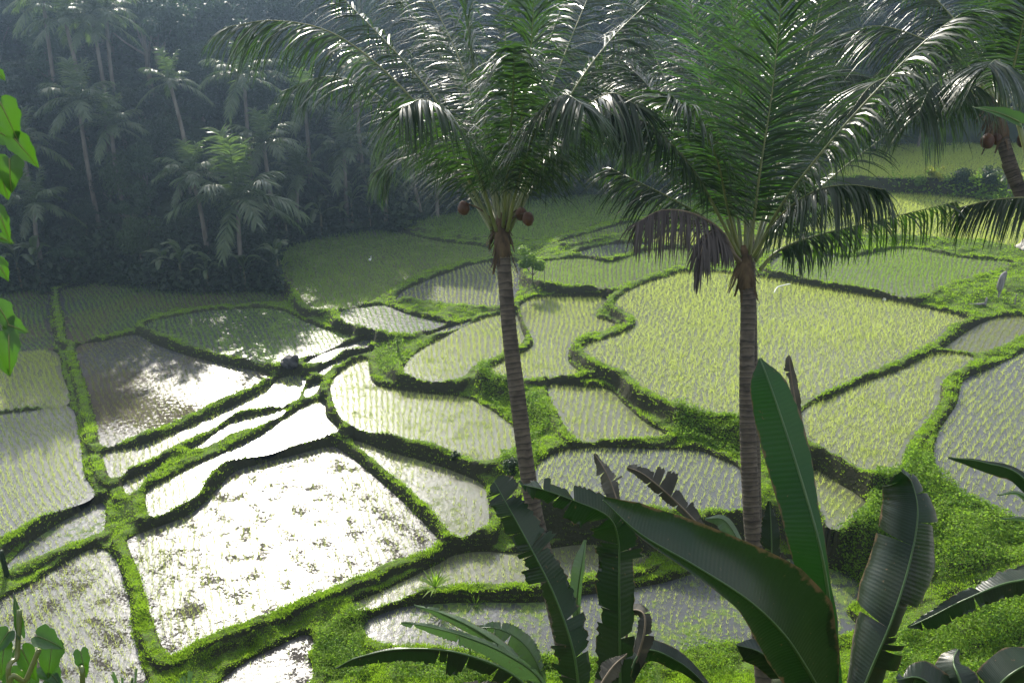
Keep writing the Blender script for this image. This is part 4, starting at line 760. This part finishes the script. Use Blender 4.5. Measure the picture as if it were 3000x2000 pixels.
banana_plant((1250,1680), 6.6, [
  ([(1260,1640,0),(1180,1550,.0),(1050,1498,.0),(920,1490,.1),(820,1510,.15),(770,1535,.2)], [4,30,56,60,44,40,30,4], [2,3,3,3,3,3,2,1], dict(m='banana', tear=(8,0), fl=28, fr=60, ragged=.45, label='long arching leaf with torn flaps hanging down, lowest at left')),
  ([(1270,1660,.1),(1240,1560,.1),(1160,1500,.1),(1070,1462,.1),(990,1440,.1),(922,1428,.1)], [8,28,40,32,24,26,16,6], [6,6,10,14,12,8,10,3], dict(m='banana_pale', fl=25, fr=20, tear=(4,2), ragged=.2)),
  ([(1240,1600,.3),(1180,1510,.3),(1100,1450,.3),(1020,1410,.3),(952,1390,.3)], [6,14,18,16,14,2], [6,14,18,12,8,2], dict(m='banana_pale', fl=30, fr=35, tear=(1,2))),
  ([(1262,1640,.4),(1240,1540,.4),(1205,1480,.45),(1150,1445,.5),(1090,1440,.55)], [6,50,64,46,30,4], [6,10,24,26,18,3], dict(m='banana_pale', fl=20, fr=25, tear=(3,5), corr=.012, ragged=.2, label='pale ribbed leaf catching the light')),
  ([(1240,1660,.1),(1150,1590,.1),(1060,1570,.1)], [6,30,4], [6,30,4], dict(m='banana_dead', tear=(3,3), ragged=.4)),
 ], 'low banana plant at bottom centre-left with pale leaves spreading to the left', 9, .10)
banana_plant((2480,1620), 6.0, [
  ([(2480,1560,0),(2420,1350,0),(2330,1335,0),(2220,1375,0),(2140,1415,.05),(2085,1440,.1)], [4,40,40,36,32,28,4], [4,34,46,30,20,14,3], dict(m='banana', tear=(3,4), ragged=.25, fl=30, fr=30, label='grey-green torn leaf reaching in from the right', corr=.006)),
  ([(2480,1560,.3),(2440,1250,.3),(2352,1100,.3),(2260,1062,.3),(2178,1050,.3)], [4,10,20,26,18,2], [4,10,16,8,4,1], dict(fl=20, fr=30)),
  ([(2480,1560,.6),(2420,1250,.6),(2350,1140,.7),(2290,1136,.7)], [3,8,6,1], [3,8,6,1], dict(m='banana_pale')),
  ([(2480,1560,.6),(2440,1300,.6),(2370,1200,.7),(2298,1190,.7)], [3,10,10,1], [3,8,6,1], dict(m='banana_pale')),
 ], 'banana plant beyond the right edge, its torn leaves reaching into view', 11)
banana_plant((2250,1800), 5.6, [
  ([(2250,1760,0),(2200,1640,0),(2120,1560,0),(2060,1560,0)], [6,60,50,4], [6,50,40,4], dict(fl=35, fr=35, tear=(1,2))),
  ([(2250,1760,0),(2280,1600,0),(2350,1530,0),(2440,1510,.1)], [6,50,50,10], [6,40,50,10], dict(fl=30, fr=40, tear=(1,2))),
  ([(2250,1760,0),(2210,1580,0),(2190,1520,.1),(2200,1490,.2)], [6,40,40,4], [6,40,30,4], dict(fl=30, fr=40)),
 ], 'banana plant in the bottom right corner, only dark leaf backs showing', 13)
banana_plant((1790,1560), 8.5, [
  ([(1790,1500,0),(1775,1350,0),(1772,1230,0),(1768,1150,.0)], [4,10,34,26,6], [4,10,30,26,4], dict(m='banana', tear=(3,3), ragged=.3, fl=30, fr=30)),
  ([(1830,1500,0),(1838,1100,0),(1832,960,0),(1818,870,0),(1812,815,0)], [3,5,12,15,17,9], [3,5,12,15,17,9], dict(m='banana_dead', tear=(2,2), ragged=.4, fl=35, fr=40, label='dead brown upright leaf stub')),
  ([(1790,1500,.2),(1800,1380,.2),(1795,1290,.2),(1780,1240,.2)], [3,16,20,3], [3,14,12,3], dict(m='banana_dead', tear=(3,3), ragged=.4)),
  ([(1790,1500,.3),(1720,1300,.4),(1670,1200,.5),(1620,1190,.6)], [3,10,26,22,3], [3,6,10,10,2], dict(m='banana_pale', fl=20, fr=30)),
 ], 'banana plant behind the rolled leaf, with dead hanging leaves and a brown stub', 14)
# banana clumps along the wood's edge
def gen_banana_leaf(seed):
    rs_ = np.random.RandomState(seed); P = [np.array([0, 0, 0.]), np.array([.25, 0, .45]), np.array([.6, 0, .75]), np.array([1.0, 0, .75]), np.array([1.35, 0, .5])]
    C = cat_curve(P, 24); mb = MB()
    for sd_ in (1, -1):
        vs = []; fs = []
        for i in range(24):
            s = i/23; w_ = .17*max(0, math.sin(math.pi*min(1, max(0, (s-.18)/.82))))**.6
            for q in range(3): vs.append(C[i]+np.array([0, sd_*w_*q/2, -.35*w_*(q/2)**2+rs_.uniform(-.01, .01)]))
        for i in range(23):
            for q in range(2):
                if rs_.rand() < .93: fs.append((i*3+q, i*3+q+1, (i+1)*3+q+1, (i+1)*3+q))
        mb.add(vs, fs)
    tube(mb, C, np.linspace(.02, .006, 24), 5); return mb.mesh('leaf', M['palm_far'])
BL = [gen_banana_leaf(s) for s in (1, 2, 3)]
mbs = MB(); tube(mbs, [(0, 0, -.2), (0, 0, .5), (0, 0, 1.)], [.10, .085, .05], 8); stem_me = mbs.mesh('stem', M['banana_stem'])
def far_banana(dx, dy, h, label, seed, group=None):
    rs_ = np.random.RandomState(seed); b = hit(dx, dy); t = thing('banana_plant', b, label, 'banana plant', group); link('stem', stem_me, t, (0, 0, 0), (0, 0, 0), (1, 1, h))
    for k in range(8):
        s = rs_.uniform(.8, 1.3)*h*.72; link('leaf', BL[k % 3], t, (0, 0, h*.95), (0, rs_.uniform(-.75, .5), k*2.4+rs_.uniform(-.3, .3)), (s, s, s))
BN = [(50,660,1.6,'banana plant at the far left of the wood edge'),(95,652,1.5,'banana plant second from left at the wood edge by the grass path'),(420,662,1.5,'banana plant in shade left of the largest far palm'),(385,655,1.2,'low banana plant left of another at the shaded wood edge'),
      (565,672,1.3,'banana plant beside the foot of the largest far palm'),(640,640,1.2,'banana plant right of the largest far palm foot'),(660,560,1.5,'banana plant at the top left corner of the shaded paddy'),(740,540,1.5,'banana plant at the back bank of the shaded paddy, left one'),
      (810,520,1.6,'banana plant at the back bank of the shaded paddy, middle one'),(850,516,1.3,'banana plant at the back bank of the shaded paddy, right one'),(935,505,1.0,'small bright banana plant on the bank behind the left near palm trunk'),(480,668,1.1,'small banana plant under the trees near the largest far palm')]
for i, (a, b, h, lab) in enumerate(BN): far_banana(a, b, h, lab, 90+i)
# ------------------------------------------------------------------ small trees and bushes
def bush(name, dx, dy, r, hgt, label, m, n=900, leaf=.07, seed=1, trunk=0., kind='round', cat='bush'):
    rs_ = np.random.RandomState(seed); b = hit(dx, dy); t = thing(name, b, label, cat)
    cm, lb = crown_mesh('crown', rs_, n, leaf/r, m, kind, hgt/r*.8, 10); zo = trunk/r+hgt/r*.35
    link('trunk', trunk_mesh('trunk', rs_, lb, zo, .035/r*(1+trunk*.4), M['bark'], zo), t, (0, 0, 0), (0, 0, 0), (r, r, r)); link('crown', cm, t, (0, 0, zo*r), (0, 0, 0), (r, r, r)); return t
bush('small_tree', 1222, 652, 1.05, 1.2, 'small round-crowned tree standing alone on the grassy bank behind the left near palm', M['tree_light'], 1900, .14, 3, .8, cat='tree')
bush('leafy_bush', 980, 872, .30, .45, 'small leafy bush on the bank of the central paddy', M['tree'], 500, .09, 4, .2)
bush('leafy_bush', 915, 815, .28, .8, 'tall narrow leafy bush beside the dark hollow in the centre', M['tree_light'], 500, .09, 5, .2, 'tall')
bush('leafy_bush', 1178, 1085, .55, .6, 'dense dark bush against the left near palm trunk', M['tree'], 1200, .08, 6)
bush('leafy_bush', 1045, 1056, .28, .4, 'little bush on the bank left of the near palm trunk', M['tree'], 450, .07, 7)
bush('sapling', 1478, 1125, .35, 1.1, 'feathery sapling growing on the paddy bank at lower centre', M['tree_light'], 700, .05, 8, .2, 'tall', cat='sapling')
bush('leafy_bush', 1620, 1470, .75, .7, 'grey-green bush behind the broad arching banana leaf', M['tree'], 2200, .06, 9)
bush('leafy_bush', 2205, 430, 1.3, 1.5, 'dark round bush in the middle of the far bank at right', M['tree'], 1500, .14, 10)
bush('leafy_bush', 2262, 425, 1.2, 1.8, 'dark bush at the right of the far bank', M['tree'], 1500, .14, 11)
bush('leafy_bush', 2145, 415, .9, 1.2, 'yellow-green bush on the far bank at right', M['yellow_leaf'], 1000, .14, 12)
bush('leafy_bush', 2110, 425, .8, .7, 'low green bush at the left of the far bank', M['tree_light'], 900, .13, 13)
bush('leafy_bush', 2075, 1120, .5, .6, 'dense bush at the head of the leafy mound at right', M['tree'], 1600, .07, 14)
far_palm(2315, 405, 66, 1.6, 'young palm on the far bank at the right', 77, nf=12)
def spiky(dx, dy, r, label, seed, name='spiky_plant'):
    rs_ = np.random.RandomState(seed); b = hit(dx, dy); t = thing(name, b, label, 'plant'); mb = MB(); sm = MB(); tube(sm, [b-[0, 0, .1], b+[0, 0, r*.5]], .03, 6); link('stem', sm.mesh('stem', M['bark'], b), t)
    for k in range(26):
        a = k*2.4; el = R(rs_.uniform(15, 85)); d = np.array([math.cos(a)*math.cos(el), math.sin(a)*math.cos(el), math.sin(el)]); Ln = r*rs_.uniform(.8, 1.15); wv2 = nrm(np.cross(d, [0, 0, 1.]))*.035*r/.8
        q = b+[0, 0, r*.45]; e1 = q+d*Ln*.5; e2 = q+d*Ln+[0, 0, -.15*Ln]; mb.add([q-wv2*.5, q+wv2*.5, e1+wv2, e1-wv2, e2], [(0, 1, 2, 3), (3, 2, 4)])
    link('leaves', mb.mesh('leaves', M['cover'], b), t)
spiky(1000, 1370, .75, 'bright spiky-leaved plant on the bank above the pale banana leaves, the larger of two', 1)
spiky(1092, 1410, .6, 'spiky-leaved plant at the water edge above the pale banana leaves, the smaller of two', 2)
spiky(1080, 1500, .55, 'low spiky plant half hidden behind the pale banana leaves', 3)
# ------------------------------------------------------------------ leaves close by at the left and right edges
def broad_leaf(mb, c, d, nn, L_, W_, heart=True):
    c = np.asarray(c, float); d = nrm(d); nn = nrm(np.asarray(nn)-np.dot(nn, d)*d); s = np.cross(d, nn); prof = [(-.12, .30), (0, .46), (.15, .5), (.35, .46), (.55, .34), (.75, .2), (.9, .08), (1, .0)] if heart else [(0, .02), (.12, .22), (.3, .42), (.5, .5), (.7, .42), (.87, .22), (1, 0)]
    pu = np.array([q[0] for q in prof]); pw_ = np.array([q[1] for q in prof]); uu = np.linspace(pu[0], 1, 22); prof = list(zip(uu, np.interp(uu, pu, pw_)))
    vs = []; fs = []
    k0 = (abs(c[0])*37+c[2]*91) % 6
    for i, (u, w_) in enumerate(prof):
        w_ *= 1+.07*math.sin(i*.9+k0)+.03*math.sin(i*2.7+k0); bend = -nn*.25*u*u*L_; sp = 0 if u >= 0 else 0
        vs += [c+d*u*L_+s*w_*W_+nn*w_*W_*.35+bend, c+d*u*L_+s*w_*W_*.5+nn*w_*W_*.10+bend, c+d*max(u, 0 if heart else u)*L_+bend, c+d*u*L_-s*w_*W_*.5+nn*w_*W_*.10+bend, c+d*u*L_-s*w_*W_+nn*w_*W_*.35+bend]
    for i in range(len(prof)-1):
        for q in range(4): a = i*5+q; fs.append((a, a+1, a+6, a+5))
    mb.add(vs, fs)
def leafy_plant(name, label, cat, Z0, stems, leaves, m='vine'):
    p = at(*stems[0][-1], Z0); base = np.array([p[0], p[1], hq(p[0], p[1])]); t = thing(name, base, label, cat)
    for st in stems:
        mb = MB(); pp = [at(a, b, Z0) for a, b in st]+[base]; tube(mb, cat_curve(pp, 30), .006*Z0/2.2, 6); link('stem', mb.mesh('stem', M['rachis'], base), t)
    for (a, b, dz, ang, L_, W_, tilt) in leaves:   # ang: direction of the tip in the picture, degrees clockwise from up
        c = at(a, b, Z0+dz); V_ = nrm(c-CAM); up2 = nrm(np.array([0, 0, 1.])-V_*V_[2]); rt = np.cross(V_, up2)
        L_ *= .88; W_ *= .8; d = up2*math.cos(R(ang))+rt*math.sin(R(ang)); nn = -V_*math.cos(R(tilt))+up2*math.sin(R(tilt)); mb = MB(); broad_leaf(mb, c, d, nn, px(L_, Z0), px(W_, Z0)*1.0); lo = link('leaf', mb.mesh('leaf', M[m], base), t); vb = MB(); r0 = mb.v[2::5]; tube(vb, np.array(r0[2:])+nn*.002, np.linspace(.0022, .0006, len(r0)-2), 5); link('vein', vb.mesh('vein', M['rachis'], base), lo)
leafy_plant('climbing_plant', 'heart-leaved climbing plant hanging close at the left edge of the view', 'climbing plant', 2.4,
  [[(-20,180),(-12,400),(-18,620),(-15,860),(-30,1300),(-60,1700)]],
  [(0,235,0,165,110,80,30),(30,315,.05,150,100,66,10),(22,365,0,190,90,80,50),(-8,300,.1,130,80,70,20),(2,400,.03,175,70,66,40),(-6,480,0,170,95,40,40),(-2,545,.05,120,40,30,20),(-8,600,0,160,60,45,30),(-6,700,0,160,90,60,55),(15,745,.02,120,55,60,20),(20,770,0,190,110,60,15),(-5,800,.05,170,80,60,30),(-8,165,.05,140,30,30,30)])
leafy_plant('broadleaf_plant', 'glossy broad-leaved plant in the bottom left corner', 'plant', 3.4,
  [[(45,1400),(40,1500),(30,1620)],[(90,1490),(60,1560),(30,1620)],[(185,1520),(190,1620)]],
  [(48,1455,0,3,110,26,10),(85,1460,0,130,75,70,30),(120,1478,.1,200,90,75,20),(20,1450,0,230,70,60,30),(50,1490,.1,170,95,60,20),(10,1480,0,200,90,50,20),(100,1530,.1,150,70,70,40),(185,1495,0,180,72,42,20),(70,1545,.15,200,60,70,50),(20,1540,.1,170,60,60,20),(110,1560,.1,140,60,50,30)])
leafy_plant('broadleaf_plant', 'single bright green leaf on a stalk at the upper right edge', 'plant', 3.0,
  [[(2340,285),(2352,330),(2420,600),(2480,1000),(2500,1700)]], [(2342,282,0,-64,120,56,55)])
# slender reeds in the bottom left corner
def reed(dx, dy, z, label, k): 
    rs_ = np.random.RandomState(k); p = at(dx, 1640, z); b = np.array([p[0], p[1], hq(p[0], p[1])]); t = thing('reed_clump', b, label, 'reeds'); mb = MB()
    for i in range(9):
        a = at(dx+rs_.uniform(-45, 45), dy+rs_.uniform(-10, 40), z+rs_.uniform(-.1, .1)); q = at(dx+rs_.uniform(-20, 20), 1640, z); wv2 = np.array([.008, 0, 0]); mb.add([q-wv2, q+wv2, a+wv2, a-wv2], [(0, 1, 2, 3)])
    link('blades', mb.mesh('blades', M['banana_pale'], b), t)
reed(440, 1548, 5., 'pale cut reed stems at the bottom edge, right of the grass path', 2); reed(300, 1530, 6., 'slender pale reeds at the bottom edge, left of the grass path', 3)
# ------------------------------------------------------------------ rocks, posts, birds, bags
b = hit(672, 838); mb = MB(); blob(mb, b+[0, .1, .15], (.34, .3, .34), 3, .45, 16, 10); blob(mb, b+[-.28, 0, .05], (.28, .24, .2), 5, .45); o = link('boulder', mb.mesh('boulder', M['rock'], b), None, tuple(b)); tag(o, 'dark grey boulder on the bank between the left paddies', 'rock')
b = hit(2352, 560); mb = MB()
for k in range(14): q = hit(2305+k*7, 512+k*6+(k % 3)*5); blob(mb, q+[0, 0, .1], (.55, .5, .42), k, .3, 12, 8)
tag(link('rocky_bank', mb.mesh('rocky_bank', M['pale_rock'], b), None, tuple(b)), 'pale bare rocky bank at the right edge beside the bright green paddy', 'rock')
b = hit(1845, 1010)
def post(dx, dy, h, r, label, name='wooden_post', m='wood_grey', arms=False, lean=(0, 0)):
    b = hit(dx, dy); mb = MB(); tube(mb, cat_curve([b-[0, 0, .2], b+[lean[0]*.5, lean[1]*.5, h*.5], b+[lean[0], lean[1], h]], 7), np.linspace(r, r*.8, 7), 8); o = link(name, mb.mesh(name, M[m], b), None, tuple(b)); tag(o, label, 'post'); return o
# slab of weathered wood on a foot
b = hit(2292, 686); mb = MB(); tube(mb, cat_curve([b-[0, 0, .1], b+[.02, 0, .35], b+[-.02, 0, .7], b+[.04, 0, 1.25], b+[.16, 0, 1.5]], 12), [.04,.045,.05,.08,.13,.16,.17,.17,.16,.14,.10,.04], 10); tube(mb, [b+[.16, 0, 1.45], b+[.17, 0, 1.7]], .015, 5)
tag(link('weathered_stake', mb.mesh('weathered_stake', M['wood_grey'], b), None, tuple(b)), 'tall grey weathered wooden stake on the bright grass mound', 'stake')
b = hit(2262, 702); mb = MB(); tube(mb, cat_curve([b+[-.85, 0, .08], b+[-.4, .05, .06], b+[0, 0, .1]], 8), [.03, .05, .06, .05, .07, .06, .07, .08], 8); tube(mb, [b+[0, 0, 0], b+[.03, 0, .45]], [.07, .04], 8)
tag(link('fallen_branch', mb.mesh('fallen_branch', M['wood_grey'], b), None, tuple(b)), 'short grey fallen branch lying left of the tall stake on the grass mound', 'branch')
post(1250, 655, .95, .02, 'thin stick standing in the paddy right of the small round tree')
post(2330, 700, .6, .03, 'short thin stick on the grass mound right of the tall stake')
post(17, 1325, 1.0, .09, 'mossy post on the bank in the lower left', m='under')
def bag(dx, dy, h, s, label, seed, up=.4):
    rs_ = np.random.RandomState(seed); b = hit(dx, dy); t = thing('plastic_bag_flag', b, label, 'plastic bag'); mb = MB(); tube(mb, [b-[0, 0, .1], b+[0, 0, h]], .012, 6); link('stick', mb.mesh('stick', M['wood_grey'], b), t)
    mb = MB(); nu, nv = 8, 7; vs = []; fs = []
    for j in range(nv):
        for i in range(nu):
            u = i/(nu-1); v = j/(nv-1); vs.append(b+[s*(u-.2)*(.35+v*.8), .12*math.sin(u*7+v*4)*s, h-s*1.2*v+.15*s*math.sin(u*5+seed)*v])
    for j in range(nv-1):
        for i in range(nu-1): fs.append((j*nu+i, j*nu+i+1, (j+1)*nu+i+1, (j+1)*nu+i))
    mb.add(vs, fs); link('bag', mb.mesh('bag', M['plastic'], b), t)
bag(2025, 715, .75, .38, 'white plastic bag on a stick at the back edge of the big right paddy', 1)
bag(1912, 602, .45, .30, 'white plastic bag on a stick under the hanging palm leaflets', 2)
# white strip of plastic
mb = MB(); pts = cat_curve([ground(a, b, 2.75) for a, b in [(1778,672),(1785,660),(1800,655),(1815,652)]], 12); tube(mb, pts, .03, 6); bb = pts[0]; tag(link('plastic_strip', mb.mesh('plastic_strip', M['plastic'], bb), None, tuple(bb)), 'thin white strip of plastic lying on the seedlings right of the near right trunk', 'plastic strip')
# egret in the shaded paddy
b = ground(850, 604, 1.82); t = thing('white_egret', b, 'small white egret standing in the shaded paddy', 'bird'); mb = MB()
blob(mb, b+[0, 0, .34], (.14, .10, .11), 1, .03); tube(mb, cat_curve([b+[.08, 0, .38], b+[.13, 0, .5], b+[.09, 0, .6], b+[.13, 0, .68]], 8), np.linspace(.05, .025, 8), 7); blob(mb, b+[.15, 0, .69], (.045, .03, .03), 1, .0)
t.scale = (.62, .62, .62); link('body', mb.mesh('body', M['egret'], b), t)
mb = MB(); tube(mb, [b+[.18, 0, .69], b+[.27, 0, .67]], [.012, .002], 5); link('beak', mb.mesh('beak', M['yellow_leaf'], b), t)
for sx_ in (-.03, .04):
    mb = MB(); tube(mb, [b+[sx_, 0, -.05], b+[sx_, 0, .27]], .009, 5); link('leg', mb.mesh('leg', M['rock'], b), t)
# ------------------------------------------------------------------ haze
HX, HY0, HY1, HZ0, HZ1 = 175, -12, 200, -2.5, 75
vs = [(x, y, z) for z in (HZ0, HZ1) for y in (HY0, HY1) for x in (-HX, HX)]
mb = MB(); mb.add(vs, [(0, 2, 3, 1), (4, 5, 7, 6), (0, 1, 5, 4), (2, 6, 7, 3), (0, 4, 6, 2), (1, 3, 7, 5)])
hm = mat('haze'); n = hm.node_tree.nodes; o = n.new('ShaderNodeOutputMaterial'); v = n.new('ShaderNodeVolumePrincipled'); v.inputs['Color'].default_value = (.48, .70, 1, 1); v.inputs['Density'].default_value = .0013; v.inputs['Anisotropy'].default_value = .8
hm.node_tree.links.new(v.outputs[0], o.inputs['Volume'])
tag(link('haze', mb.mesh('haze', hm, smooth=False)), 'thin bluish morning haze filling the valley', 'haze', kind='stuff')
print('objects', len(bpy.data.objects))
